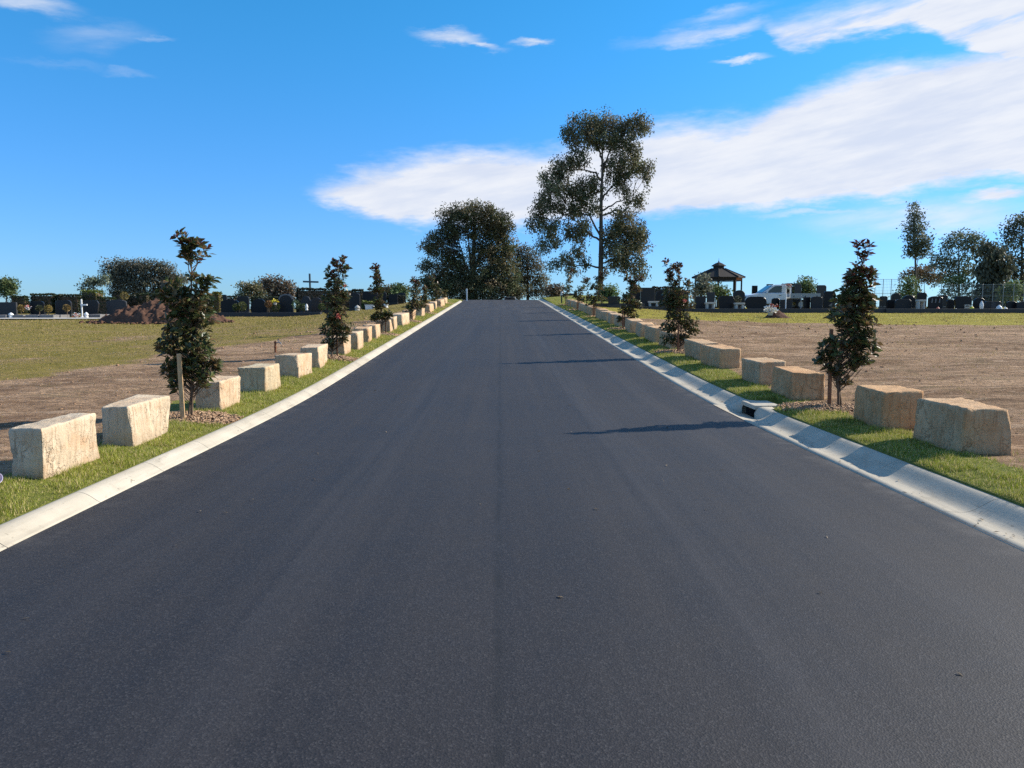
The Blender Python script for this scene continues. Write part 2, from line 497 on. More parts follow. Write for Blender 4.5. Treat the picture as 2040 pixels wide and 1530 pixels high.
def mat_asphalt():
    m, N = new_mat('asphalt')
    p = N('ShaderNodeNewGeometry', out='Position')
    sx = N('ShaderNodeSeparateXYZ', {0: p}, out=None)
    grain = N.noise(p, 210.0, 3.0, 0.75)
    cell = N('ShaderNodeTexVoronoi', {'Vector': p, 'Scale': 120.0, 'Randomness': 1.0}, out=0)
    cellc = N('ShaderNodeTexVoronoi', {'Vector': p, 'Scale': 120.0, 'Randomness': 1.0}, out=1)
    mid = N.noise(p, 3.5, 5.0, 0.65)
    big = N.noise(p, 0.45, 4.0, 0.6)
    streak = N.noise(N.vscale(p, (2.1, 0.05, 1.0)), 1.0, 4.0, 0.6)
    streak2 = N.noise(N.vscale(p, (7.0, 0.12, 1.0)), 1.0, 3.0, 0.6)
    scuff = N.noise(N.vscale(p, (1.0, 2.6, 1.0)), 1.6, 6.0, 0.72, dist=0.6)
    v = N.m('ADD', N.m('MULTIPLY', streak, 0.5), N.m('ADD', N.m('MULTIPLY', streak2, 0.22), N.m('MULTIPLY', big, 0.28)))
    c = N.mix(N.mr(v, 0.36, 0.64), (0.0138, 0.0117, 0.0128), (0.0270, 0.0240, 0.0252))
    sp = N('ShaderNodeSeparateColor', {0: cellc}, out=None)
    c = N.mix(N.mr(sp.outputs[0], 0.62, 1.0, 0.0, 0.55), c, (0.062, 0.058, 0.058))
    c = N.mix(N.mr(sp.outputs[1], 0.60, 1.0, 0.0, 0.7), c, (0.006, 0.006, 0.007))
    c = N.mix(N.mr(scuff, 0.62, 0.80, 0.0, 0.22), c, (0.060, 0.058, 0.060))
    # faint wheel tracks, polished a little paler
    for x0, wd, amt in ((1.25, 0.30, 0.22), (2.35, 0.26, 0.17), (-1.35, 0.30, 0.15), (-2.45, 0.24, 0.11)):
        q = N.m('DIVIDE', N.m('SUBTRACT', N.m('ADD', sx.outputs[0], N.m('MULTIPLY', N.m('SUBTRACT', big, 0.5), 0.7)), x0), wd)
        tr = N.m('MULTIPLY', N.mr(N.m('ABSOLUTE', q), 1.3, 0.2, smooth=True), N.mr(streak2, 0.38, 0.62, 0.1, 1.0))
        c = N.mix(N.m('MULTIPLY', tr, amt), c, (0.058, 0.056, 0.060))
    # fine pale scratches and a few dark drips
    scr = N.noise(N.vscale(p, (3.0, 42.0, 1.0)), 1.0, 3.0, 0.6, dist=0.4)
    c = N.mix(N.m('MULTIPLY', N.mr(scr, 0.70, 0.80), N.mr(scuff, 0.50, 0.65, 0.0, 0.5)), c, (0.15, 0.145, 0.14))
    drip = N('ShaderNodeTexVoronoi', {'Vector': N.vscale(p, (1.0, 0.8, 0.0)), 'Scale': 1.5, 'Randomness': 1.0}, out=0)
    c = N.mix(N.mr(N.m('ADD', drip, N.m('MULTIPLY', grain, 0.03)), 0.060, 0.035, 0.0, 0.55), c, (0.007, 0.007, 0.008))
    # the paving joint between the two lanes
    wx = N.m('ADD', sx.outputs[0], N.m('MULTIPLY', N.m('SUBTRACT', N.noise(N.vscale(p, (0.0, 1.0, 0.0)), 0.8, 4.0, 0.6), 0.5), 0.09))
    wx = N.m('ADD', wx, N.m('MULTIPLY', N.m('SUBTRACT', grain, 0.5), 0.05))
    seam = N.m('MULTIPLY', N.mr(N.m('ABSOLUTE', N.m('ADD', wx, 0.085)), 0.040, 0.004), N.mr(mid, 0.40, 0.58, 0.15, 0.95))
    c = N.mix(N.m('MULTIPLY', seam, 0.8), c, (0.007, 0.007, 0.008))
    # dust blown along the edges and on the crest
    dust = N.m('MULTIPLY', N.mr(N.m('ABSOLUTE', sx.outputs[0]), 3.05, 3.36, 0, 0.45), N.mr(mid, 0.45, 0.65))
    crest = N.m('MULTIPLY', N.mr(sx.outputs[1], 34.0, 55.0, 0.0, 0.7), N.mr(scuff, 0.50, 0.64))
    c = N.mix(N.m('MAXIMUM', dust, crest), c, (0.115, 0.105, 0.098))
    rough = N.mr(N.m('ADD', N.m('MULTIPLY', v, 0.7), N.m('MULTIPLY', mid, 0.3)), 0.35, 0.65, 0.60, 0.76)
    h = N.m('ADD', N.m('MULTIPLY', grain, 0.5), N.m('ADD', N.m('MULTIPLY', cell, 0.9), N.m('MULTIPLY', seam, -0.25)))
    finish(N, c, rough, h, 0.5, 0.003, 0.40)
    return m

def mat_concrete():
    m, N = new_mat('kerb_concrete')
    p = N('ShaderNodeNewGeometry', out='Position')
    n = N.noise(p, 1.6, 5.0, 0.65)
    f = N.noise(p, 30.0, 5.0, 0.65)
    g = N.noise(p, 160.0, 2.0, 0.6)
    sl = N.noise(N.vscale(p, (20.0, 0.7, 20.0)), 1.0, 4.0, 0.6)
    c = N.mix(N.mr(n, 0.3, 0.7), (0.425, 0.378, 0.300), (0.540, 0.485, 0.392))
    c = N.mix(N.mr(sl, 0.5, 0.75, 0.0, 0.4), c, (0.27, 0.24, 0.19))
    c = N.mix(N.mr(f, 0.60, 0.78, 0.0, 0.4), c, (0.28, 0.25, 0.21))
    st = N.noise(N.vscale(p, (3.0, 1.4, 3.0)), 1.0, 6.0, 0.7, dist=0.8)
    c = N.mix(N.mr(st, 0.54, 0.72, 0.0, 0.5), c, (0.25, 0.215, 0.165))
    gsp = N('ShaderNodeSeparateColor', {0: N('ShaderNodeTexVoronoi', {'Vector': p, 'Scale': 60.0}, out=1)}, out=None)
    c = N.mix(N.m('MULTIPLY', N.mr(gsp.outputs[0], 0.975, 0.985), N.mr(st, 0.45, 0.62, 0.0, 0.6)), c, (0.10, 0.08, 0.06))
    c = N.mix(N('ShaderNodeObjectInfo', out='Random'), c, N.mix(1.0, c, (0.90, 0.89, 0.87), 'MULTIPLY'))
    finish(N, c, 0.85, N.m('ADD', N.m('MULTIPLY', f, 0.6), N.m('MULTIPLY', g, 0.3)), 0.28, 0.008, 0.25)
    return m

def mat_sandstone():
    m, N = new_mat('sandstone')
    p = N('ShaderNodeNewGeometry', out='Position')
    oi = N('ShaderNodeObjectInfo', out=None)
    tint, rnd = oi.outputs['Color'], oi.outputs['Random']
    off = N('ShaderNodeVectorMath', {0: p, 1: N('ShaderNodeCombineXYZ', {0: 0.0, 1: 0.0, 2: N.m('MULTIPLY', rnd, 37.0)})}, operation='ADD')
    n = N.noise(off, 3.0, 5.0, 0.6)
    f = N.noise(off, 26.0, 6.0, 0.7)
    g = N.noise(off, 120.0, 3.0, 0.6)
    vert = N.noise(N.vscale(off, (22.0, 22.0, 2.2)), 1.0, 5.0, 0.65, dist=0.5)
    warm = N.noise(N.vscale(off, (2.2, 2.2, 5.0)), 1.0, 4.0, 0.6)
    c = N.mix(N.mr(n, 0.3, 0.7), (0.46, 0.350, 0.240), (0.60, 0.490, 0.360))
    c = N.mix(N.mr(warm, 0.50, 0.72, 0.0, 0.65), c, (0.50, 0.29, 0.155))
    # faces other than the top carry the split marks
    nz = N('ShaderNodeSeparateXYZ', {0: N('ShaderNodeNewGeometry', out='Normal')}, out=None).outputs[2]
    side = N.mr(nz, 0.75, 0.45)
    c = N.mix(N.m('MULTIPLY', side, N.mr(vert, 0.52, 0.70, 0.0, 0.7)), c, (0.30, 0.175, 0.095))
    crk = N('ShaderNodeTexVoronoi', {'Vector': N('ShaderNodeVectorMath', {0: N.vscale(off, (5.0, 5.0, 2.2)), 1: N.noise(off, 9.0, 4.0, 0.6, out=1)}, operation='ADD'), 'Scale': 1.0}, out=0, feature='DISTANCE_TO_EDGE')
    ck = N.m('MULTIPLY', N.mr(crk, 0.035, 0.0), N.m('MULTIPLY', side, N.mr(n, 0.40, 0.62)))
    c = N.mix(N.m('MULTIPLY', ck, 0.32), c, (0.20, 0.115, 0.06))
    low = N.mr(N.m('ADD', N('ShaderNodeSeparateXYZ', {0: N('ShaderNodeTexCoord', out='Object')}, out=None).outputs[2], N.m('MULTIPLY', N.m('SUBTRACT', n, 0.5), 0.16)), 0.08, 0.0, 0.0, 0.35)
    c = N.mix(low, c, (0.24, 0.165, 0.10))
    c = N.mix(N.mr(f, 0.62, 0.8, 0.0, 0.5), c, (0.30, 0.21, 0.14))
    c = N.mix(N.mr(g, 0.6, 0.75, 0.0, 0.35), c, (0.68, 0.60, 0.49))
    c = N.mix(1.0, c, tint, 'MULTIPLY')
    h = N.m('ADD', N.m('SUBTRACT', N.m('MULTIPLY', N.m('MULTIPLY', vert, side), 1.0), N.m('MULTIPLY', ck, 0.4)), N.m('ADD', N.m('MULTIPLY', f, 0.5), N.m('MULTIPLY', g, 0.12)))
    finish(N, c, 0.92, h, 0.8, 0.04, 0.15)
    return m

def mat_leaf(name, rough=0.32, spec=0.5, trans=0.25, fallback=None, gain=1.0):
    m, N = new_mat(name)
    if fallback is None:
        c = N('ShaderNodeAttribute', attribute_name='col')
    else:
        c = fallback
    if gain != 1.0:
        c = N('ShaderNodeVectorMath', {0: c, 1: (gain,) * 3}, operation='MULTIPLY')
    p = N('ShaderNodeNewGeometry', out='Position')
    n = N.noise(p, 40.0, 3.0, 0.6)
    c2 = N.mix(N.mr(n, 0.3, 0.7, 0.0, 0.4), c, N.mix(1.0, c, (0.55, 0.55, 0.55), 'MULTIPLY'))
    b = N('ShaderNodeBsdfPrincipled', {'Base Color': c2, 'Roughness': rough, 'Specular IOR Level': spec})
    t = N('ShaderNodeBsdfTranslucent', {'Color': c2})
    s = N('ShaderNodeMixShader', {0: trans, 1: b, 2: t})
    N('ShaderNodeOutputMaterial', {'Surface': s}, out=None)
    return m

def mat_bark(name, a, b, scale=8.0):
    m, N = new_mat(name)
    p = N('ShaderNodeNewGeometry', out='Position')
    n = N.noise(N.vscale(p, (1.0, 1.0, 0.25)), scale, 6.0, 0.65)
    c = N.mix(N.mr(n, 0.35, 0.65), a, b)
    finish(N, c, 0.9, n, 0.7, 0.03, 0.2)
    return m

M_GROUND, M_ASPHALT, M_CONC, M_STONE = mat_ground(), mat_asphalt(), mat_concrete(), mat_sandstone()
M_LEAF = mat_leaf('sapling_leaf', 0.36, 0.36, 0.25)
M_CROWN = mat_leaf('tree_leaf', 0.6, 0.3, 0.28, gain=2.4)
M_GRASS = mat_leaf('grass_blade', 0.6, 0.25, 0.30)
M_HEDGE = mat_leaf('hedge_leaf', 0.5, 0.35, 0.2)
M_BARK = mat_bark('gum_bark', (0.040, 0.034, 0.030), (0.12, 0.10, 0.085), 2.5)
M_TWIG = mat_bark('sapling_bark', (0.075, 0.052, 0.036), (0.19, 0.135, 0.09), 22.0)
M_STAKE = mat_bark('stake_timber', (0.46, 0.28, 0.14), (0.62, 0.42, 0.23), 30.0)
M_STAKE2 = mat_bark('red_stake_timber', (0.15, 0.065, 0.035), (0.25, 0.12, 0.065), 30.0)
M_CHIP = mat_bark('mulch_chip', (0.20, 0.11, 0.06), (0.52, 0.36, 0.23), 35.0)
M_SOIL = plain('dug_soil', (0.105, 0.058, 0.040), 0.95, 0.1, 0.45, 4.0, 0.9)
M_CLOD = plain('soil_clod', (0.30, 0.185, 0.115), 0.95, 0.1, 0.35, 12.0, 0.6)
M_GRANITE = [plain('black_granite', (0.008, 0.008, 0.010), 0.35, 0.25, 0.3, 30.0, 0.03),
             plain('charcoal_granite', (0.020, 0.020, 0.022), 0.4, 0.25, 0.3, 30.0, 0.03),
             plain('blue_grey_granite', (0.040, 0.041, 0.045), 0.5, 0.25, 0.25, 30.0, 0.05),
             plain('brown_granite', (0.040, 0.030, 0.027), 0.4, 0.25, 0.3, 30.0, 0.03)]
M_PALE = plain('pale_stone', (0.46, 0.43, 0.38), 0.8, 0.3, 0.15, 5.0, 0.3)
M_SLAB = plain('grey_grave_slab', (0.16, 0.155, 0.155), 0.6, 0.4, 0.2, 6.0, 0.2)
M_WHITE = plain('white_paint', (0.72, 0.72, 0.71), 0.5, 0.4, 0.05, 6.0, 0.05)
M_CARWHITE = plain('white_car_paint', (0.60, 0.62, 0.65), 0.18, 0.6, 0.03, 3.0, 0.0)
M_SILVER = plain('silver_car_paint', (0.48, 0.49, 0.50), 0.25, 0.6, 0.05, 3.0, 0.0, 0.4)
M_GLASS = plain('vehicle_glass', (0.015, 0.018, 0.022), 0.06, 0.8, 0.1, 2.0, 0.0)
M_RUBBER = plain('tyre_rubber', (0.015, 0.015, 0.016), 0.8, 0.3, 0.2, 12.0, 0.2)
M_ALU = plain('dull_aluminium', (0.30, 0.315, 0.31), 0.5, 0.5, 0.1, 5.0, 0.1, 0.5)
M_DARKM = plain('dark_metal', (0.035, 0.038, 0.042), 0.5, 0.4, 0.2, 8.0, 0.1)
M_GALV = plain('galvanised_steel', (0.20, 0.22, 0.235), 0.5, 0.5, 0.15, 8.0, 0.05, 0.5)
M_ROOF = plain('roof_shingle', (0.042, 0.036, 0.031), 0.85, 0.2, 0.3, 9.0, 0.4)
M_TIMBER = plain('dark_timber', (0.032, 0.024, 0.020), 0.7, 0.3, 0.25, 9.0, 0.2)
M_LITBOARD = plain('sunlit_fascia_board', (0.42, 0.13, 0.045), 0.7, 0.3, 0.15, 9.0, 0.1)  # one gazebo fascia: warm sunlight on it is put into this colour
M_CROSS = plain('weathered_blue_grey_timber', (0.075, 0.115, 0.140), 0.75, 0.3, 0.2, 9.0, 0.2)
M_RUST = plain('rusty_pipe', (0.17, 0.065, 0.030), 0.8, 0.3, 0.35, 25.0, 0.3)
M_BRASS = plain('tap_metal', (0.42, 0.40, 0.37), 0.35, 0.5, 0.1, 9.0, 0.05, 0.8)
M_PURPLE = plain('lilac_plastic', (0.62, 0.54, 0.70), 0.35, 0.5, 0.08, 9.0, 0.05)
M_GREENPOST = plain('dark_green_paint', (0.020, 0.055, 0.030), 0.6, 0.4, 0.15, 9.0, 0.05)
M_PINK = plain('pink_petal', (0.48, 0.11, 0.075), 0.5, 0.3, 0.25, 30.0, 0.1)
M_CREAM = plain('white_petal', (0.72, 0.70, 0.66), 0.5, 0.3, 0.1, 30.0, 0.1)
M_YELLOW = plain('yellow_petal', (0.75, 0.60, 0.05), 0.5, 0.3, 0.15, 30.0, 0.1)
M_DARK = plain('drain_void_concrete', (0.05, 0.05, 0.05), 0.95, 0.1, 0.2, 9.0, 0.1)

# ------------------------------------------------------------------ the lie of the land
_yy = np.linspace(-60, 3200, 32601)
_sl = 0.0362 * smooth(8.5, 17.5, _yy) - 0.0702 * smooth(70, 82, _yy) + 0.034 * smooth(115, 170, _yy)
_rz = np.concatenate([[0], np.cumsum((_sl[1:] + _sl[:-1]) / 2 * np.diff(_yy))])
_rz -= np.interp(0, _yy, _rz)

def road_z(y):
    return np.interp(y, _yy, _rz)

_ly = np.array([-60, 5, 12, 20, 30, 44, 50, 55, 62, 75, 150, 300, 800, 3200])
_lz = np.array([0.03, 0.06, 0.12, 0.22, 0.42, 0.66, 0.77, 0.93, 1.05, 1.12, 1.10, 0.6, -4, -30])
_ry = np.array([-60, 5, 12, 20, 30, 42, 54, 60, 70, 100, 200, 800, 3200])
_rzz = np.array([0.05, 0.12, 0.22, 0.40, 0.64, 0.90, 1.19, 1.36, 1.46, 1.46, 1.2, -4, -30])

def _soft(xs, zs):
    y = np.linspace(-60, 3200, 32601)
    z = np.interp(y, xs, zs)
    k = np.ones(61) / 61
    zp = np.concatenate([np.full(30, z[0]), z, np.full(30, z[-1])])
    return y, np.convolve(zp, k, 'valid')

_LY, _LZ = _soft(_ly, _lz)
_RY, _RZ = _soft(_ry, _rzz)

def ground_z(x, y):
    """level of the land beside the road (not of the asphalt)"""
    x, y = np.asarray(x, float), np.asarray(y, float)
    w = smooth(5.5, 15, np.abs(x))
    side = np.where(x < 0, np.interp(y, _LY, _LZ), np.interp(y, _RY, _RZ))
    verge = road_z(y) + np.where(x < 0, 0.075, 0.092) + 0.055 * smooth(3.62, 4.2, np.abs(x))
    z = verge * (1 - w) + side * w
    return z + 0.5 * np.exp(-((x - 9.5) / 4.0) ** 2 - ((y - 74) / 7.0) ** 2) * (x > 0)

def gz(x, y):
    return float(ground_z(x, y))

EDGE_L, EDGE_R = -3.35, 3.35
INLET = (10.95, 12.55)         # the drain inlet, along the gutter
KERB_L_BACK, KERB_R_BACK = -3.64, 3.87
TREES_L = [10.45, 19.2, 27.3, 35.4, 43.4, 51.8, 60.0]
TREES_R = [11.15, 20.4, 29.6, 38.8, 47.0, 55.4]
TX_L, TX_R = -4.22, 4.68

def ground_offset(x, y):
    p = np.stack([x, y, np.zeros_like(x)], 1)
    far = smooth(4.2, 6.5, np.abs(x)) * (1 - smooth(45, 70, y))
    rut = vnoise(p * [0.35, 2.6, 1], 11) * 0.07 * (x > 0) * far * (1 - smooth(34, 42, y))
    return fbm(p * 0.8, 3) * 0.05 * far + fbm(p * 3.1, 9) * 0.02 * np.clip(far + 0.25, 0, 1) + rut

def build_ground():
    xl = np.unique(np.round(np.concatenate([
        -np.geomspace(16, 2600, 42), np.arange(-16, -5.4, 0.3), np.arange(-5.4, -3.72, 0.15),
        [-3.66, -3.60, -3.565, -3.54, -3.2, 0.0, 3.2, 3.78, 3.815, 3.85, 3.88], np.arange(3.95, 5.4, 0.15), np.arange(5.4, 16, 0.3), np.geomspace(16, 2600, 42)]), 4))
    yl = np.unique(np.round(np.concatenate([[-60, -30, -10], np.arange(-4, 24, 0.25), np.arange(24, 60, 0.5), np.arange(60, 100, 1.0), np.geomspace(100, 3100, 40)]), 4))
    X, Y = np.meshgrid(xl, yl)
    x, y = X.ravel(), Y.ravel()
    z = ground_z(x, y) + ground_offset(x, y)
    under = (x > -3.55) & (x < 3.83)
    pit = (x > 3.8) & (x < 4.16) & (y > INLET[0] + 0.4) & (y < INLET[1] - 0.4)
    z = np.where(pit, z - 0.5, z)
    z = np.where(under, road_z(y) - 0.14, z)
    # the side road that leaves at the crest
    sr = (x < -3.55) & (y > 71.5) & (y < 79.5)
    z = np.where(sr, z - 0.16, z)
    nx, ny = len(xl), len(yl)
    i = np.arange(ny - 1)[:, None] * nx
    j = np.arange(nx - 1)[None, :]
    F = np.stack([i + j, i + j + 1, i + nx + j + 1, i + nx + j], -1).reshape(-1, 4)
    p = np.stack([x, y, 0 * x], 1)
    wob = fbm(p * 0.5, 21)
    wob2 = fbm(p * 1.7, 5)
    zr = np.zeros_like(x); zg = np.zeros_like(x); zb = np.zeros_like(x)
    # turf strips behind the kerbs
    outL = 4.38 + 0.25 * wob2 + 0.35 * smooth(12, 40, y)
    outR = 4.62 + 0.22 * wob2 + 0.25 * smooth(12, 40, y)
    zr = np.maximum(zr, (x < -3.5) * (1 - smooth(-0.12, 0.12, -x - outL)))
    zr = np.maximum(zr, (x > 3.5) * (1 - smooth(-0.12, 0.12, x - outR)))
    zr = np.maximum(zr, (x < 0) * np.exp(-((x + 5.0) / 0.9) ** 2 - ((y - 11.6) / 0.7) ** 2) * 1.1)
    for ty, tx in [(t, TX_L + 0.12) for t in TREES_L] + [(t, TX_R - 0.1) for t in TREES_R]:
        d = np.hypot((x - tx) / 0.62, (y - ty) / 0.48)
        zr = zr * smooth(0.75, 1.15, d)
    # left lawn: bare soil close to the verge, turf farther out
    bare = np.interp(y, [0, 12, 17, 21, 26, 40, 60], [10.5, 9.6, 9.0, 8.2, 6.2, 5.4, 5.2]) + 1.6 * wob
    zg = np.where(x < 0, smooth(-0.8, 0.9, -x - bare) * (0.80 + 0.45 * wob), 0)
    # turned soil across the lawn further out
    zg = zg - np.where(x < 0, 0.50 * np.exp(-((y - 31 - 2 * wob) / 3.0) ** 2) * (1 - smooth(-17, -10, -x - 22 + 2 * wob)), 0)
    # right: bare ground, then yellow-green lawn
    zb = np.where(x > 5.0, smooth(-1.4, 1.4, y - 37.0 - 1.5 * wob + 0.10 * (x - 12)), 0)
    zg = np.where(x > 0, 0.30 * np.exp(-((y - 33.5) / 3.0) ** 2) + 0.25 * np.exp(-((y - 12 - 3 * wob) / 2.0) ** 2) * (x < 8), zg)
    zb = np.where((x < 0) & (y > 44), 0.18 * (1 + wob), zb)
    zr = np.where((x > 3.5) & (y > 57), np.maximum(zr, 0.8 * smooth(57, 60, y) * (x < 14)), zr)
    far = smooth(75, 100, y)
    zg = np.maximum(zg, far * 0.8)
    zone = np.clip(np.stack([zr, zg, zb], 1), 0, 1)
    o = mesh_obj('ground', np.stack([x, y, z], 1), F, M_GROUND, sm=True, col=zone, layer='zone')
    tag(o, kind='structure')

def sheet(name, xs, ys, zf, mat):
    X, Y = np.meshgrid(xs, ys)
    x, y = X.ravel(), Y.ravel()
    nx, ny = len(xs), len(ys)
    i = np.arange(ny - 1)[:, None] * nx
    j = np.arange(nx - 1)[None, :]
    F = np.stack([i + j, i + j + 1, i + nx + j + 1, i + nx + j], -1).reshape(-1, 4)
    return tag(mesh_obj(name, np.stack([x, y, zf(x, y)], 1), F, mat, sm=True), kind='structure')

def build_road():
    ys = np.concatenate([np.arange(-12, 90, 0.5), np.arange(90, 170, 2.0)])
    sheet('road', np.linspace(EDGE_L - 0.03, EDGE_R + 0.03, 19), ys,
          lambda x, y: road_z(y) + 0.004 * vnoise(np.stack([x * 0.8, y * 0.5, 0 * x], 1), 4), M_ASPHALT)
    sheet('side_road', np.linspace(-60, EDGE_L - 0.04, 60), np.linspace(72, 79, 8),
          lambda x, y: (ground_z(x, y) - 0.10) * smooth(0, 3, -3.39 - x) + road_z(y) * (1 - smooth(0, 3, -3.39 - x)), M_ASPHALT)

# kerb cross-sections: (distance outward from the asphalt edge, height)
PROF_L = [(0.0, -0.16), (0.0, 0.004), (0.018, 0.012), (0.045, 0.031), (0.078, 0.054), (0.11, 0.072), (0.14, 0.083), (0.168, 0.088), (0.192, 0.088), (0.212, 0.083), (0.222, 0.072), (0.226, 0.050), (0.226, -0.16)]
PROF_R = [(0.0, -0.16), (0.0, 0.003), (0.12, -0.005), (0.21, -0.008), (0.25, -0.003), (0.295, 0.014), (0.340, 0.037), (0.380, 0.059), (0.415, 0.078), (0.445, 0.092), (0.475, 0.100), (0.507, 0.101), (0.525, 0.090), (0.525, -0.16)]

def kerb_piece(parent, sgn, edge, prof, y0, y1, path=None):
    st = np.linspace(y0, y1, 4)
    V = []
    for s in st:
        for d, h in prof:
            if path is None:
                V.append((edge + sgn * d, s, float(road_z(s)) + h))
            else:
                cx, cy, nx_, ny_ = path(s)
                V.append((cx + nx_ * d, cy + ny_ * d, float(road_z(min(cy, 76))) * 0.9 + 0.1 * gz(cx, cy) + h - 0.01))
    n = len(prof)
    F = []
    for j in range(len(st) - 1):
        F += [(j * n + i, j * n + (i + 1) % n, (j + 1) * n + (i + 1) % n, (j + 1) * n + i) for i in range(n)]
    k = len(V)
    V += V[:n] + V[k - n:k]                      # the end faces keep points of their own, so that they shade flat
    if (sgn > 0) == (path is None):
        F = [f[::-1] for f in F]
    o = mesh_obj('kerb_segment', V, [np.array(F), np.array([list(range(k, k + n)), list(range(k + 2 * n - 1, k + n - 1, -1))])], M_CONC, parent)
    o.data.polygons.foreach_set('use_smooth', np.array([len(p.vertices) == 4 for p in o.data.polygons]))
    return o

def build_kerbs():
    kl = empty('kerb'); tag(kl, kind='structure')
    kr = empty('kerb_and_gutter'); tag(kr, kind='structure')
    y = -4.6
    while y < 67.5:
        ln = 1.22 if y < 30 else 2.44
        kerb_piece(kl, -1, EDGE_L, PROF_L, y, min(y + ln - 0.007, 68.0))
        y += ln
    R = 4.0
    def arc(s):
        a = s
        return (EDGE_L - R + R * math.cos(a), 68 + R * math.sin(a), -math.cos(a), -math.sin(a))
    for k in range(3):
        kerb_piece(kl, -1, EDGE_L, PROF_L, k * 0.5236, (k + 1) * 0.5236 - 0.003, arc)
    y = -4.85
    while y < 120:
        ln = 1.55 if y < 31 else 3.1
        y0, y1 = y, y + ln - 0.007
        if y1 <= INLET[0] or y0 >= INLET[1]:
            kerb_piece(kr, 1, EDGE_R, PROF_R, y0, y1)
        else:
            if y0 < INLET[0]: kerb_piece(kr, 1, EDGE_R, PROF_R, y0, INLET[0] - 0.004)
            if y1 > INLET[1]: kerb_piece(kr, 1, EDGE_R, PROF_R, INLET[1] + 0.004, y1)
        y += ln

def build_inlet():
    """the stormwater lintel set into the gutter kerb"""
    t = empty('drain_inlet', (0, 0, 0))
    tag(t, 'concrete stormwater drain inlet with dark slot in the gutter kerb', 'drain')
    a, b = INLET
    z = lambda s: float(road_z(s))
    # depressed gutter tray, running down to the slot
    ys = np.linspace(a, b, 13)
    xs = np.array([0.0, 0.08, 0.16, 0.24, 0.30, 0.36]) + EDGE_R
    V, F = [], []
    for s in ys:
        dip = float(smooth(a, a + 0.5, s) * (1 - smooth(b - 0.5, b, s)))
        for x in xs:
            u = (x - EDGE_R) / 0.36
            V.append((x, s, z(s) + 0.003 - 0.016 * min(1, u * 1.6) - 0.055 * dip * u))
    n = len(xs)
    for j in range(len(ys) - 1):
        for i in range(n - 1):
            F.append((j * n + i, j * n + i + 1, (j + 1) * n + i + 1, (j + 1) * n + i))
    o = mesh_obj('gutter_tray', V, np.array(F), M_CONC, t, sm=True)
    # shaped haunches either side of the slot
    for s0, s1, flip in ((a, a + 0.50, False), (b - 0.50, b, True)):
        V, F = [], []
        st = np.linspace(s0, s1, 7)
        for s in st:
            q = float(smooth(s0, s1, s))
            q = 1 - q if flip else q           # 0 at the ordinary kerb, 1 at the slot
            for d, h in PROF_R[3:]:
                dd = d * (1 - q) + (0.315 + 0.3 * max(0.0, (d - 0.31)) + (0.0 if h < 0.1 else 0.06)) * q if d < 0.5 else d + 0.06 * q
                hh = h * (1 - q) + (h if h < 0 else h * 1.18) * q - (0.055 * q if h < 0.0 else 0)
                V.append((EDGE_R + dd, s, z(s) + hh))
        n = len(PROF_R) - 3
        for j in range(len(st) - 1):
            F += [(j * n + i, j * n + i + 1, (j + 1) * n + i + 1, (j + 1) * n + i) for i in range(n - 1)]
        for j in (0, len(st) - 1):
            pass
        mesh_obj('haunch', V, [np.array(F), np.array([list(range(n))]), np.array([list(range((len(st) - 1) * n, len(st) * n))])], M_CONC, t, sm=False)
    mb = MB()
    c, zz = (a + b) / 2, z((a + b) / 2)
    mb.box((EDGE_R + 0.31 + 0.20, c, zz + 0.103), (0.40, b - a - 0.98, 0.062))
    mb.build('lintel', M_CONC, t, bevel=0.012)
    mb = MB()
    mb.box((EDGE_R + 0.78, c, zz - 0.12), (0.03, b - a - 1.0, 0.38))
    mb.build('back_wall', M_DARK, t)
    mb = MB()
    mb.box((EDGE_R + 0.58, c, zz - 0.30), (0.42, b - a - 1.0, 0.02))
    mb.build('pit_floor', M_DARK, t)
    for s in (a + 0.497, b - 0.497):
        mb = MB()
        mb.box((EDGE_R + 0.58, s, zz - 0.115), (0.40, 0.02, 0.37))
        mb.build('pit_wall', M_DARK, t)

build_ground()
build_road()
build_kerbs()
build_inlet()

# ------------------------------------------------------------------ sandstone blocks
def box_lattice(nx, ny, nz):
    idx, P = {}, []
    def vid(i, j, k):
        if (i, j, k) not in idx:
            idx[(i, j, k)] = len(P)
            P.append((i / nx * 2 - 1, j / ny * 2 - 1, k / nz * 2 - 1))
        return idx[(i, j, k)]
    F = []
    for i in range(nx):
        for j in range(ny):
            F.append((vid(i, j, nz), vid(i + 1, j, nz), vid(i + 1, j + 1, nz), vid(i, j + 1, nz)))
            F.append((vid(i, j, 0), vid(i, j + 1, 0), vid(i + 1, j + 1, 0), vid(i + 1, j, 0)))
    for i in range(nx):
        for k in range(nz):
            F.append((vid(i, 0, k), vid(i + 1, 0, k), vid(i + 1, 0, k + 1), vid(i, 0, k + 1)))
            F.append((vid(i, ny, k), vid(i, ny, k + 1), vid(i + 1, ny, k + 1), vid(i + 1, ny, k)))
    for j in range(ny):
        for k in range(nz):
            F.append((vid(0, j, k), vid(0, j, k + 1), vid(0, j + 1, k + 1), vid(0, j + 1, k)))
            F.append((vid(nx, j, k), vid(nx, j + 1, k), vid(nx, j + 1, k + 1), vid(nx, j, k + 1)))
    return np.array(P), np.array(F)

LATT = {}

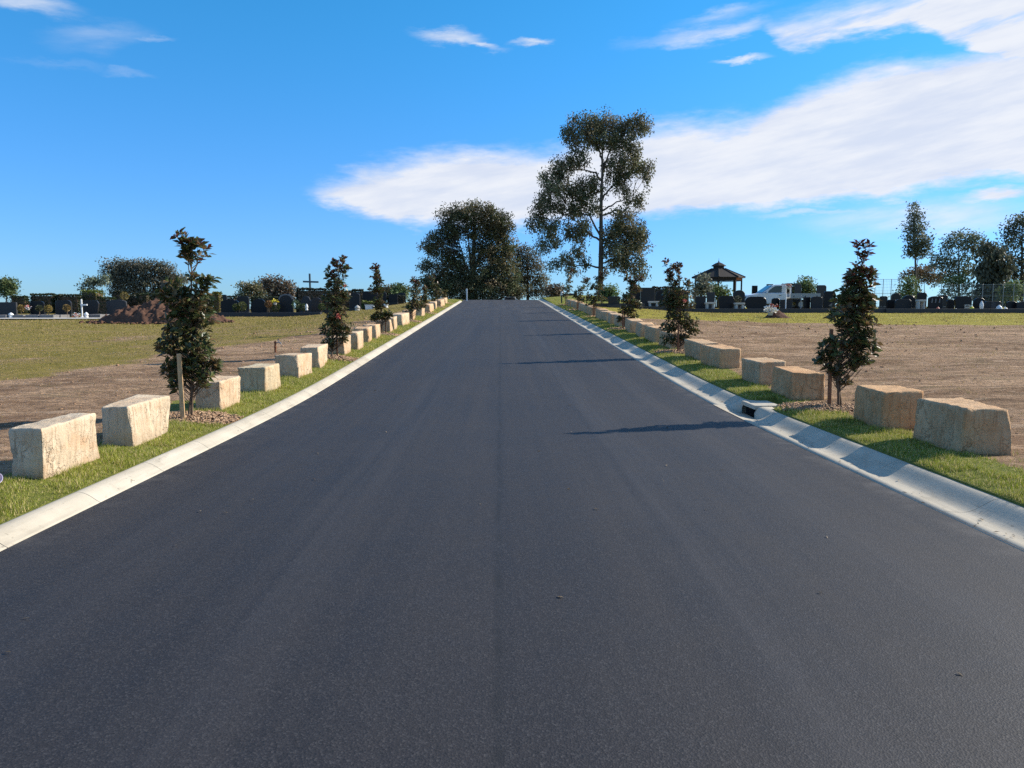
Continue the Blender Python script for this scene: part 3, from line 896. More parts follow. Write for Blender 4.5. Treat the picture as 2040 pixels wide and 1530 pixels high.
def block(side, y0, y1, w, h, seed, tint, label, group, rz=0.0, xoff=0.0):
    near = y0 < 20
    key = (20, 40, 20) if y0 < 13 else (14, 26, 13) if near else (7, 12, 7) if y0 < 40 else (4, 6, 4)
    if key not in LATT:
        LATT[key] = box_lattice(*key)
    P, F = LATT[key]
    L = y1 - y0
    r = np.random.default_rng(seed * 13 + 5)
    p = P.copy()
    s = np.array([w / 2, L / 2, (h + 0.10) / 2])
    # corners pulled about, so that no block is quite square
    c = r.normal(0, 1, (2, 2, 2, 3)) * np.array([0.022, 0.03, 0.009]) 
    c[:, :, 0, :] *= 0.7
    u = (P + 1) / 2
    off = 0
    for a in (0, 1):
        for b in (0, 1):
            for d in (0, 1):
                wgt = (u[:, 0] if a else 1 - u[:, 0]) * (u[:, 1] if b else 1 - u[:, 1]) * (u[:, 2] if d else 1 - u[:, 2])
                off = off + wgt[:, None] * c[a, b, d][None, :]
    q = p * s
    # the split faces: deep on the face towards the road, shallower elsewhere
    n = np.zeros_like(p)
    for ax in range(3):
        n[:, ax] = np.where(np.abs(P[:, ax]) > 0.999, np.sign(P[:, ax]), 0)
    edge = (np.abs(n).sum(1) > 1.5)
    nn = unit(n)
    W = q + seed * 3.7
    ridged = 1 - np.abs(fbm(W * [9, 9, 2.0], seed, 3)) * 2
    amp = np.where(np.abs(n[:, 2]) > 0, 0.012, 0.012) + 0.016 * (n[:, 0] * -np.sign(side) > 0)
    top = np.clip(P[:, 2], 0, 1) ** 6
    disp = fbm(W * 2.6, seed + 3, 4) * (0.026 - 0.016 * top) + (ridged - 0.5) * amp * (np.abs(n[:, 2]) < 0.5) + fbm(W * 11, seed + 9, 2) * 0.012
    q = q + off + nn * disp[:, None]
    q = q - nn * (edge * (0.002 + 0.020 * np.clip(fbm(W * 7, seed + 17, 3) * 1.6 + 0.05, 0, 1)))[:, None]
    x = (-4.01 - w / 2 if side < 0 else 4.48 + w / 2) + xoff
    y = (y0 + y1) / 2
    q[:, 2] += h / 2 - 0.05
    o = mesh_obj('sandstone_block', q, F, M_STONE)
    o.location = (x, y, gz(x, y))
    o.rotation_euler = (math.atan(0.034) if y > 17 else 0, 0, rz)
    o.color = (*tint, 1)
    tag(o, label, 'stone block', group)

def ordinal(n):
    return ['nearest', 'second', 'third', 'fourth', 'fifth', 'sixth', 'seventh', 'eighth', 'ninth', 'tenth', 'eleventh', 'twelfth', 'thirteenth', 'fourteenth',
            'fifteenth', 'sixteenth', 'seventeenth', 'eighteenth', 'nineteenth', 'twentieth', 'twenty-first', 'twenty-second', 'twenty-third', 'twenty-fourth'][n]

BL = [(6.72, 7.68, .30, .43), (8.34, 9.30, .34, .42), (11.12, 12.0, .36, .40), (13.2, 14.05, .45, .41), (15.35, 16.3, .44, .42), (17.1, 18.2, .44, .43), (19.95, 20.8, .48, .43),
      (21.45, 22.35, .44, .44), (23.7, 24.6, .46, .42), (25.3, 26.2, .44, .42), (28.1, 29.0, .46, .42), (29.5, 30.5, .42, .44), (32.0, 33.8, .48, .45), (36.2, 37.4, .48, .44),
      (39.6, 40.8, .46, .43), (44.2, 46.2, .46, .43), (48.4, 50.0, .46, .43), (52.6, 55.0, .46, .43), (58.0, 59.4, .46, .43)]
BR = [(7.60, 8.52, .44, .45), (9.12, 10.0, .47, .45), (11.95, 13.15, .46, .42), (13.9, 14.9, .46, .42), (16.6, 17.6, .44, .43), (18.3, 19.4, .46, .42), (21.2, 22.5, .50, .42), (23.1, 24.7, .46, .43),
      (25.2, 26.8, .46, .42), (27.3, 29.0, .46, .43), (30.4, 31.8, .46, .42), (32.4, 33.8, .46, .43), (34.4, 36.0, .46, .42), (36.5, 38.1, .46, .43), (39.5, 41.0, .46, .42), (41.5, 43.0, .46, .43),
      (43.5, 45.0, .46, .42), (45.4, 46.6, .46, .42), (47.8, 49.4, .46, .43), (49.9, 51.5, .46, .42), (52.0, 53.4, .46, .42), (53.8, 55.0, .46, .42)]
for i, (a, b, w, h) in enumerate(BL):
    r = np.random.default_rng(100 + i)
    warm = float(np.clip(r.normal(0.12 + 0.04 * i, 0.2), 0, 1))
    pale = np.array([1.12, 1.12, 1.10]) * (1 - warm) + np.array([1.06, 0.90, 0.75]) * warm
    lab = f'{ordinal(i)} sandstone block from the camera, in the row before the soil heap'
    if i == 0: lab = 'nearest rough pale sandstone block in the row whose road faces are sunlit'
    if i == 3: lab = 'grey-fronted sandstone block standing just short of the garden tap'
    block(-1, a, b, w, h, 10 + i, tuple(pale * r.uniform(0.93, 1.03)) if i != 3 else (0.98, 1.0, 0.92), lab, 'sandstone blocks lining the sunlit verge', r.normal(0, 0.035), r.normal(0, 0.03))
for i, (a, b, w, h) in enumerate(BR):
    r = np.random.default_rng(200 + i)
    warm = float(np.clip(r.normal(0.62, 0.22), 0, 1))
    pale = np.array([1.06, 1.02, 0.95]) * (1 - warm) + np.array([1.08, 0.84, 0.62]) * warm
    lab = f'{ordinal(i)} sandstone block from the camera, in the shaded row behind the gutter'
    if i == 2: lab = 'broad sandstone block behind the drain inlet, beside the tall staked sapling'
    block(1, a, b, w, h, 60 + i, tuple(pale * r.uniform(0.92, 1.03)), lab, 'sandstone blocks behind the gutter kerb', r.normal(0, 0.05), r.normal(0, 0.03))

# ------------------------------------------------------------------ grass, litter, mulch
def blades(name, x, y, ln, wd, cols, label, cat, zoff=-0.006, lean=0.5):
    n = len(x)
    z = ground_z(x, y) + ground_offset(x, y) + zoff
    a = RNG.uniform(0, 2 * math.pi, n)
    side = np.stack([np.cos(a), np.sin(a), np.zeros(n)], 1)
    b = RNG.uniform(0, 2 * math.pi, n)
    le = RNG.uniform(0.15, 1.0, n) * lean
    tip = np.stack([np.cos(b) * le, np.sin(b) * le, np.sqrt(np.clip(1 - le ** 2 * 0.8, 0.1, 1))], 1)
    p = np.stack([x, y, z], 1)
    V = np.stack([p - side * wd[:, None], p + side * wd[:, None], p + tip * ln[:, None]], 1).reshape(-1, 3)
    F = np.arange(3 * n).reshape(-1, 3)
    o = mesh_obj(name, V, F, M_GRASS, col=np.repeat(cols, 3, axis=0))
    tag(o, label, cat, kind='stuff')

def grass_cols(n, a, b, dry, share):
    t = RNG.uniform(0, 1, (n, 1))
    c = np.array(a) * (1 - t) + np.array(b) * t
    m = RNG.uniform(0, 1, n) < share
    c[m] = np.array(dry) * RNG.uniform(0.7, 1.2, (m.sum(), 1))
    return c

def verge(side):
    xs, ys, ls, ws = [], [], [], []
    lo = 3.60 if side < 0 else 3.878
    for y0, y1, dens, k in ((-2, 4, 1500, 1.2), (4, 10, 9500, 0.85), (10, 17, 5200, 1.1), (17, 30, 2300, 1.6), (30, 50, 900, 2.6), (50, 70, 500, 3.6)):
        n = int((y1 - y0) * 1.25 * dens)
        x, y = lo + 1.25 * RNG.random(n) ** 1.0, RNG.uniform(y0, y1, n)
        w2 = fbm(np.stack([x * 1.7 * side, y * 1.7, 0 * x], 1), 5)
        w3 = fbm(np.stack([x * 5, y * 5, 0 * x + 3], 1), 8)
        out = (4.38 + 0.25 * w2 + 0.35 * smooth(12, 40, y)) if side < 0 else (4.62 + 0.22 * w2 + 0.25 * smooth(12, 40, y))
        keep = RNG.random(n) < np.clip((out - x) / 0.25 + 0.75 * w3 + 0.3, 0.03, 1) * np.clip(0.75 + w3, 0.3, 1)
        for ty in (TREES_L if side < 0 else TREES_R):
            tx = (abs(TX_L) - 0.12) if side < 0 else TX_R - 0.1
            d = np.hypot((x - tx) / 0.62, (y - ty) / 0.48)
            keep &= (d > 1.0) | (RNG.random(n) < 0.06)
        if side > 0:
            keep &= ~((x < 4.24) & (y > INLET[0] + 0.3) & (y < INLET[1] - 0.3))
        x, y = x[keep], y[keep]
        m = len(x)
        xs.append(x * side); ys.append(y)
        ls.append(RNG.uniform(0.018, 0.055, m) * (1 + 0.7 * np.clip(w3[keep] * 2, -0.5, 1)) * k ** 0.35); ws.append(RNG.uniform(0.0022, 0.0045, m) * k)
    x, y = np.concatenate(xs), np.concatenate(ys)
    cols = grass_cols(len(x), (0.165, 0.215, 0.022), (0.420, 0.440, 0.060), (0.68, 0.55, 0.26), 0.28)
    patch = fbm(np.stack([x * 2.2, y * 2.2, 0 * x], 1), 31)
    cols = cols * (1 - 0.55 * np.clip(patch, 0, 1)[:, None]) + np.array([0.40, 0.34, 0.10]) * 0.55 * np.clip(patch, 0, 1)[:, None]
    blades('grass', x, y, np.concatenate(ls), np.concatenate(ws), cols,
           'bright green turf strip along the sunlit kerb' if side < 0 else 'bright green turf strip behind the gutter kerb', 'grass', lean=0.75)

verge(-1)
verge(1)

def field(side, n):
    """thin tufts standing on the soil and the lawns"""
    d = RNG.uniform(0, 1, n)
    y = 5 + 50 * d ** 1.25
    x = side * (4.5 + RNG.random(n) * (6 + y * 0.62))
    p = np.stack([x, y, 0 * x], 1)
    cl = fbm(p * 1.1, 41)
    wob = fbm(p * 0.5, 21)
    if side < 0:
        bare = np.interp(y, [0, 12, 17, 21, 26, 40, 60], [10.5, 9.6, 9.0, 8.2, 6.2, 5.4, 5.2]) + 1.6 * wob
        dens = 0.10 + 0.9 * smooth(-0.8, 0.9, -x - bare)
    else:
        dens = 0.25 + 0.9 * smooth(-1.4, 1.4, y - 37.0 + 0.10 * (x - 12)) + 0.4 * np.exp(-((y - 33.5) / 3.0) ** 2)
    keep = RNG.random(n) < dens * np.clip(0.55 + 1.1 * cl, 0.05, 1)
    x, y = x[keep], y[keep]
    m = len(x)
    k = np.clip(y / 14, 0.8, 3.5)
    if side < 0:
        c = grass_cols(m, (0.140, 0.140, 0.018), (0.340, 0.275, 0.050), (0.50, 0.36, 0.17), 0.32)
    else:
        c = grass_cols(m, (0.16, 0.150, 0.026), (0.36, 0.30, 0.060), (0.42, 0.30, 0.14), 0.40)
    blades('field_grass', x, y, RNG.uniform(0.02, 0.05, m) * k ** 0.5, RNG.uniform(0.003, 0.006, m) * k, c,
           'thin olive grass on the field before the soil heap' if side < 0 else 'sparse dry grass on the bare soil before the pickup', 'grass', lean=0.8)

field(-1, 150000)
field(1, 110000)

def chips(name, x, y, z, size, mat, label, cat, flat=0.35):
    n = len(x)
    base = np.array([(-1, -1, -1), (1, -1, -1), (1, 1, -1), (-1, 1, -1), (-1, -1, 1), (1, -1, 1), (1, 1, 1), (-1, 1, 1)], float)
    f = np.array([(3, 2, 1, 0), (4, 5, 6, 7), (0, 1, 5, 4), (1, 2, 6, 5), (2, 3, 7, 6), (3, 0, 4, 7)])
    s = size[:, None] * np.stack([RNG.uniform(0.7, 1.5, n), RNG.uniform(0.3, 0.8, n), RNG.uniform(0.5, 1.1, n) * flat], 1)
    P = base[None] * (1 + RNG.normal(0, 0.22, (n, 8, 3))) * s[:, None, :]
    a = unit(RNG.normal(size=(n, 3)) * [1, 1, 0.35]); b = unit(np.cross(a, unit(RNG.normal(size=(n, 3)) * [0.3, 0.3, 1])))
    c = np.cross(a, b)
    R = np.stack([a, b, c], 2)
    V = np.einsum('nij,nkj->nki', R, P) + np.stack([x, y, z], 1)[:, None, :]
    F = (np.arange(n)[:, None, None] * 8 + f[None]).reshape(-1, 4)
    tag(mesh_obj(name, V.reshape(-1, 3), F, mat), label, cat, kind='stuff')

def mulch(side, k, ty):
    n = int(np.clip(1500 * (11 / ty) ** 1.4, 60, 1500))
    tx = (TX_L + 0.12) if side < 0 else TX_R - 0.1
    a, r = RNG.uniform(0, 2 * math.pi, n), np.sqrt(RNG.random(n)) * (1 + 0.1 * RNG.normal(size=n))
    x, y = tx + 0.62 * r * np.cos(a), ty + 0.50 * r * np.sin(a)
    ok = np.abs(x) > (3.60 if side < 0 else 3.9)
    x, y, r = x[ok], y[ok], r[ok]
    z = ground_z(x, y) + ground_offset(x, y) + 0.030 * np.clip(1 - r, 0, 1) + RNG.uniform(0, 0.016, len(x))
    s = RNG.uniform(0.008, 0.022, len(x)) * max(1.0, (ty / 11) ** 0.6)
    chips('mulch', x, y, z, s, M_CHIP, f'brown woodchip mulch round the foot of the {ordinal(k)} sapling, ' + ('sunlit kerb side' if side < 0 else 'gutter side'), 'mulch')

for k, t in enumerate(TREES_L): mulch(-1, k, t)
for k, t in enumerate(TREES_R): mulch(1, k, t)

# clods and small stones lying on the bare soil
n = 1100
y = 5 + 36 * RNG.random(n) ** 1.5
sd = np.where(RNG.random(n) < 0.4, -1, 1)
x = sd * (4.7 + RNG.random(n) * (4 + y * 0.45 * (sd > 0) + 1.0))
chips('soil_clods', x, y, ground_z(x, y) + ground_offset(x, y) + 0.002, RNG.uniform(0.006, 0.022, n) * np.clip(y / 16, 0.8, 1.8), M_CLOD,
      'small brown clods scattered over the bare soil', 'soil', flat=0.8)

# dry leaf litter on the asphalt and in the gutter
def litter():
    xs, ys, hs = [], [], []
    n = 46
    x = RNG.uniform(-3.2, 3.2, n); y = 2.2 + 14 * RNG.random(n) ** 1.6
    g = 85
    gx = EDGE_R + RNG.uniform(0.03, 0.34, g); gy = 4.5 + 12 * RNG.random(g) ** 1.3
    l = 14
    lx = EDGE_L - RNG.uniform(0.0, 0.1, l); ly = 4.6 + 9 * RNG.random(l)
    X, Y = np.concatenate([x, gx, lx]), np.concatenate([y, gy, ly])
    Z = road_z(Y) + np.concatenate([np.full(n, 0.010), np.full(g, 0.006), np.full(l, 0.035)])
    m = len(X)
    d = RNG.normal(size=(m, 3)) * [1, 1, 0.12]
    V, F = leaves_np(np.stack([X, Y, Z], 1), d, RNG.uniform(0.02, 0.06, m), RNG.uniform(0.004, 0.010, m), 0.5, up=np.tile([0.1, 0.1, 1.0], (m, 1)) + RNG.normal(0, 0.3, (m, 3)))
    c = np.array([0.11, 0.085, 0.055]) * RNG.uniform(0.35, 1.5, (m, 1))
    c[n:n + g] *= 0.55
    tag(mesh_obj('leaf_litter', V, F, M_CROWN, col=np.repeat(c, 5, 0)), 'dry leaf scraps scattered on the asphalt and gutter', 'leaf litter', kind='stuff')
litter()

# ------------------------------------------------------------------ saplings along the road
LEAFCOL = np.array([(0.062, 0.078, 0.026), (0.092, 0.112, 0.038), (0.140, 0.156, 0.052), (0.165, 0.108, 0.050), (0.215, 0.135, 0.064), (0.105, 0.084, 0.040)])

def leaf_proto(i):
    c = tuple(LEAFCOL[i])
    m = MATS.get(f'single_leaf_{i}') or mat_leaf(f'single_leaf_{i}', 0.34, 0.40, 0.2, fallback=(*c, 1.0))
    L, W = 0.115, 0.026
    V = [(0, 0, 0), (0.3 * L, W * 0.75, 0.006), (0.62 * L, W, 0.004), (L, 0, -0.012), (0.62 * L, -W, 0.004), (0.3 * L, -W * 0.75, 0.006), (0.3 * L, 0, -0.003), (0.62 * L, 0, -0.006)]
    F4 = np.array([(0, 1, 6, 0)])
    me = bpy.data.meshes.new('leaf')
    me.from_pydata(V, [], [(0, 6, 1), (6, 7, 2, 1), (7, 3, 2), (0, 5, 6), (6, 5, 4, 7), (7, 4, 3)])
    for p in me.polygons: p.use_smooth = False
    me.materials.append(m)
    return me

LEAF_MESH = None

def sapling(side, k, ty, tx, base_px, blobs, mpp, label, height, nleaf, singles=0, red_top=0.35, flowers=(), dens=1.0, stake=None):
    """blobs are (px, py, rx, ry) masses of leaf, measured against the sapling's foot; mpp turns them into metres"""
    global LEAF_MESH
    gx0, gy0 = base_px
    zb = gz(tx, ty) + 0.02
    t = empty('sapling', (tx, ty, zb))
    tag(t, label, 'sapling', 'staked saplings along the road')
    B = np.array([((px - gx0) * mpp, (gy0 - py) * mpp, rx * mpp, ry * mpp) for px, py, rx, ry in blobs])
    r = RNG
    # stem
    tb = Tubes()
    H = height
    order = np.argsort(B[:, 1])
    zs = np.linspace(0, H * 0.93, 14)
    axis_x = np.interp(zs, [0, H * 0.25] + list(B[order, 1][-2:]), [0, 0] + list(B[order, 0][-2:] * 0.9)) if B[order, 1][-2] > H * 0.25 else zs * 0
    wig = np.cumsum(r.normal(0, 0.008, 14)) * (zs > 0.1)
    stem = np.stack([axis_x + wig, np.cumsum(r.normal(0, 0.008, 14)), zs], 1)
    rad0 = 0.019 if ty < 30 else 0.024
    tb.add(stem, np.linspace(rad0, 0.004, 14), 7)
    if k % 2 == 0 or ty < 12:
        s2 = stem[:8].copy(); s2[:, 0] += np.linspace(-0.05, 0.07, 8) * (1 if side < 0 else -1); s2[:, 1] += np.linspace(0.03, -0.02, 8)
        tb.add(s2, np.linspace(rad0 * 0.75, 0.005, 8), 6)
    pos, dirs, cols, size = [], [], [], []
    area = B[:, 2] * B[:, 3]
    share = area / area.sum()
    for (bx, bz, rx, rz), sh in zip(B, share):
        m = max(3, int(1.9 * nleaf * sh / 7 * dens))
        u = rand_unit(m) * (r.random((m, 1)) ** 0.42)
        ry = (rx + rz) / 2 * 0.95
        P = np.stack([bx + u[:, 0] * rx, u[:, 1] * ry, bz + u[:, 2] * rz], 1)
        P[:, 2] = np.maximum(P[:, 2], 0.18)
        for q in P:
            # twig from the stem up to the rosette
            z0 = max(0.12, q[2] - 0.12 - 0.55 * abs(q[0]) - r.uniform(0, 0.12))
            j = np.array([np.interp(z0, stem[:, 2], stem[:, 0]), np.interp(z0, stem[:, 2], stem[:, 1]), min(z0, H * 0.93)])
            mid = (j + q) / 2 + np.array([0, 0, -0.03]) + r.normal(0, 0.012, 3)
            if r.random() < 0.6:
                tb.add(np.stack([j, mid, q]), [0.0055, 0.004, 0.002], 4)
            out = q - j
            od = out / (np.linalg.norm(out) + 1e-6)
            nl = r.integers(5, 10)
            a = np.arange(nl) * 2.4 + r.uniform(0, 6)
            e1 = np.cross(od, [0.2, 0.1, 1.0]); e1 /= np.linalg.norm(e1) + 1e-6
            e2 = np.cross(od, e1)
            spread = r.uniform(0.7, 1.5, nl)
            dv = od[None] * 0.55 + spread[:, None] * (np.cos(a)[:, None] * e1 + np.sin(a)[:, None] * e2) + np.array([0, 0, r.uniform(-0.35, 0.35)])
            back = r.uniform(0, 0.07, nl)
            pos.append(q[None] - od[None] * back[:, None]); dirs.append(dv)
            top = np.clip((q[2] / H - 0.72) / 0.28, 0, 1)
            ci = r.choice(6, nl, p=[0.22, 0.24, 0.18, 0.14, 0.11, 0.11])
            cc = LEAFCOL[ci].copy() * r.uniform(0.75, 1.3, (nl, 1))
            hot = r.random(nl) < top * red_top
            cc[hot] = np.array([0.13, 0.040, 0.026]) * r.uniform(0.6, 1.4, (hot.sum(), 1))
            cols.append(cc)
            size.append(r.uniform(0.075, 0.125, nl) * (1.0 if ty < 25 else 1.25 if ty < 40 else 1.5))
    pos, dirs, cols, size = np.concatenate(pos), np.concatenate(dirs), np.concatenate(cols), np.concatenate(size)
    n = len(pos)
    single = np.zeros(n, bool)
    if singles:
        # the leaves that show largest: those on the outside, towards the viewer
        score = -pos[:, 1] + 0.5 * np.abs(pos[:, 0]) + r.random(n) * 0.25 + size
        red = cols[:, 0] > 0.065
        score[red] = -9
        single[np.argsort(-score)[:singles]] = True
        if LEAF_MESH is None:
            LEAF_MESH = [leaf_proto(i) for i in range(6)]
        for i in np.nonzero(single)[0]:
            d = dirs[i] / np.linalg.norm(dirs[i])
            up = Vector(r.normal(0, 0.5, 3) + [0, -0.2, 1])
            X = Vector(d); Yv = up.cross(X).normalized(); Z = X.cross(Yv)
            Mx = Matrix((X, Yv, Z)).transposed().to_4x4()
            o = link('leaf', LEAF_MESH[int(np.argmin(((LEAFCOL - cols[i]) ** 2).sum(1)))], t)
            o.matrix_local = Matrix.Translation(Vector(pos[i])) @ Mx @ Matrix.Scale(float(size[i] / 0.105), 4)
    rest = ~single
    up = r.normal(0, 0.6, (rest.sum(), 3)) + [0, 0, 1]
    V, F = leaves_np(pos[rest], dirs[rest], size[rest], size[rest] * 0.235, 0.35, up)
    fo = mesh_obj('foliage', V, F, M_LEAF, t, col=np.repeat(cols[rest], 5, 0))
    fo['kind'] = 'stuff'
    tb.build('stem', M_TWIG, t)
    for px, py, mat, s in flowers:
        fx, fz = (px - gx0) * mpp, (gy0 - py) * mpp
        m = 22
        u = rand_unit(m)
        V, F = leaves_np(np.array([[fx, -0.28, fz]]) + u * s * 0.25, u, np.full(m, s), np.full(m, s * 0.42), 0.3)
        mesh_obj('flower', V, F, mat, t)
    if stake:
        sx, sy, sh, mat, wdt, lab = stake
        mb = MB()
        mb.box((0, 0, sh / 2 - 0.12), (wdt, wdt, sh + 0.24), 0.3, tap=0.96)
        s = mb.build('stake', mat, None, bevel=0.003, seg=1)
        s.location = (sx, sy, gz(sx, sy)); s.rotation_euler = (r.normal(0, 0.015), r.normal(0, 0.015), 0)
        tag(s, lab, 'stake', 'timber stakes beside the saplings')
    return t

SAP_L = [
    dict(base=(377, 822), blobs=[(368, 467, 11, 11), (382, 480, 15, 14), (398, 497, 29, 26), (380, 510, 16, 14), (388, 548, 6, 5), (352, 580, 36, 24), (412, 563, 28, 22), (378, 592, 48, 28), (365, 632, 44, 34), (400, 622, 34, 28),
                                 (352, 680, 34, 34), (402, 690, 34, 36), (345, 735, 30, 26), (405, 735, 30, 20), (425, 715, 16, 20), (372, 720, 30, 30), (345, 755, 20, 10), (400, 755, 22, 8)],
         h=2.45, n=1500, singles=240, label='tall sapling with a bare neck below its leafy top, pale stake before it', red=0.30),
    dict(base=(661, 707), blobs=[(685, 514, 7, 8), (675, 527, 13, 12), (690, 540, 9, 14), (664, 545, 13, 14), (674, 565, 20, 14), (655, 568, 8, 10), (668, 590, 28, 18), (690, 588, 12, 12), (668, 620, 26, 20), (660, 650, 24, 18), (685, 650, 22, 18), (655, 678, 18, 12), (685, 670, 14, 10)],
         h=2.42, n=1400, singles=0, label='leafy sapling with thin pale top and one red bloom near the big cross', red=0.55, flowers=[(680, 628, M_PINK, 0.07), (694, 569, M_PINK, 0.035)]),
    dict(base=(762, 664), blobs=[(750, 537, 8, 9), (752, 552, 9, 8), (756, 562, 9, 9), (750, 577, 13, 9), (760, 582, 10, 9), (757, 604, 14, 14), (752, 630, 14, 10), (766, 630, 14, 10), (777, 625, 8, 6)],
         h=2.35, n=820, label='slim sapling with a reddish spire top, third along the sunlit verge', red=0.75),
    dict(base=(817, 628), blobs=[(826, 549, 8, 7), (833, 556, 8, 9), (826, 570, 12, 12), (830, 590, 14, 12), (815, 602, 13, 10), (838, 600, 11, 9)],
         h=1.85, n=600, label='bushy reddish-topped sapling, fourth along the sunlit verge', red=0.6),
    dict(base=(847, 615), blobs=[(846, 585, 9, 9), (845, 597, 9, 8), (848, 572, 6, 8)], h=1.4, n=220, label='small dark sapling, fifth along the sunlit verge', red=0.3),
    dict(base=(873, 606), blobs=[(862, 549, 7, 8), (866, 565, 10, 11), (872, 580, 12, 11), (866, 590, 9, 6)], h=2.0, n=300, label='dark green sapling before the dense trees, sixth along the sunlit verge', red=0.2),
    dict(base=(889, 602), blobs=[(887, 582, 7, 7), (889, 591, 8, 6)], h=1.0, n=140, label='smallest sapling, last along the sunlit verge before the crest', red=0.2),
]
for k, s in enumerate(SAP_L):
    ty = TREES_L[k]
    tx = float(at(s['base'][0], 700, ty)[0])
    st = None
    mpp = ty / F_PX * 1.01
    if k == 0:
        st = (float(at(364, 826, ty - 0.26)[0]), ty - 0.26, 0.86, M_STAKE, 0.056, 'pale square timber stake before the tall sapling with the bare neck')
    elif k in (1, 2, 3):
        st = (tx + 0.10, ty + 0.14, 0.75, M_STAKE2 if k != 3 else M_STAKE, 0.035, f'brown timber stake at the {ordinal(k)} sapling, sunlit kerb side')
    sapling(-1, k, ty, tx, s['base'], s['blobs'], mpp, s['label'], s['h'], s['n'], s.get('singles', 0), s['red'], s.get('flowers', ()), stake=st)

SAP_R = [
    dict(base=(1675, 806), blobs=[(1703, 483, 8, 10), (1720, 490, 8, 11), (1711, 508, 10, 11), (1706, 530, 17, 14), (1690, 547, 18, 13), (1728, 547, 17, 14), (1705, 565, 30, 18), (1690, 595, 40, 24), (1715, 600, 30, 24),
                                  (1680, 630, 38, 22), (1715, 640, 34, 20), (1652, 690, 24, 26), (1690, 675, 34, 24), (1722, 680, 26, 28), (1640, 712, 20, 16), (1705, 715, 34, 18), (1665, 735, 26, 12), (1690, 760, 14, 8)],
         h=2.32, n=1500, singles=240, label='tall conical sapling with dark red tips beside the drain inlet', red=0.9),
    dict(base=(1354, 696), blobs=[(1323, 521, 4, 9), (1330, 540, 9, 9), (1344, 532, 13, 11), (1338, 556, 16, 12), (1368, 562, 8, 10), (1340, 580, 28, 14), (1355, 600, 28, 16), (1330, 600, 18, 14), (1350, 625, 28, 14), (1330, 647, 17, 13), (1372, 640, 20, 12), (1380, 655, 12, 9), (1332, 672, 18, 9), (1362, 668, 16, 8)],
         h=2.3, n=1600, label='broad dark sapling in front of the gazebo side, with pink shoots', red=0.7, flowers=[(1357, 596, M_PINK, 0.05)]),
    dict(base=(1243, 653), blobs=[(1247, 551, 5, 8), (1270, 556, 9, 7), (1256, 562, 10, 8), (1262, 577, 14, 9), (1247, 592, 17, 11), (1264, 605, 13, 10), (1248, 618, 17, 10), (1262, 632, 9, 6), (1235, 634, 9, 5)],
         h=2.0, n=760, label='ragged sapling standing before the dark square headstone, third behind the gutter', red=0.4),
    dict(base=(1184, 631), blobs=[(1203, 545, 10, 9), (1195, 556, 13, 10), (1168, 560, 7, 8), (1185, 575, 20, 11), (1175, 592, 18, 10), (1195, 597, 14, 10), (1180, 607, 14, 6)],
         h=2.1, n=700, label='bushy sapling under the tall gum trunk, fourth behind the gutter', red=0.25),
    dict(base=(1152, 617), blobs=[(1163, 560, 6, 9), (1158, 577, 9, 9), (1150, 588, 11, 9), (1158, 597, 9, 6)], h=1.7, n=280, label='small dark sapling, fifth behind the gutter', red=0.25),
    dict(base=(1128, 612), blobs=[(1136, 549, 4, 8), (1133, 563, 7, 9), (1130, 580, 9, 10), (1128, 592, 8, 7)], h=2.1, n=280, label='slender spire-topped sapling, farthest behind the gutter', red=0.4),
]
for k, s in enumerate(SAP_R):
    ty = TREES_R[k]
    tx = float(at(s['base'][0], 700, ty)[0])
    mpp = ty / F_PX * 1.01
    st = None
    if k == 0:
        st = (float(at(1652, 804, ty + 0.02)[0]), ty + 0.02, 1.12, M_STAKE2, 0.042, 'brown square timber stake beside the conical sapling at the drain')
    else:
        st = (tx - 0.08, ty - 0.15, 0.72, M_STAKE2, 0.04, f'reddish timber stake at the {ordinal(k)} sapling, gutter side')
    sapling(1, k, ty, tx, s['base'], s['blobs'], mpp, s['label'], s['h'], s['n'], s.get('singles', 0), s['red'], s.get('flowers', ()), stake=st)
#PART2

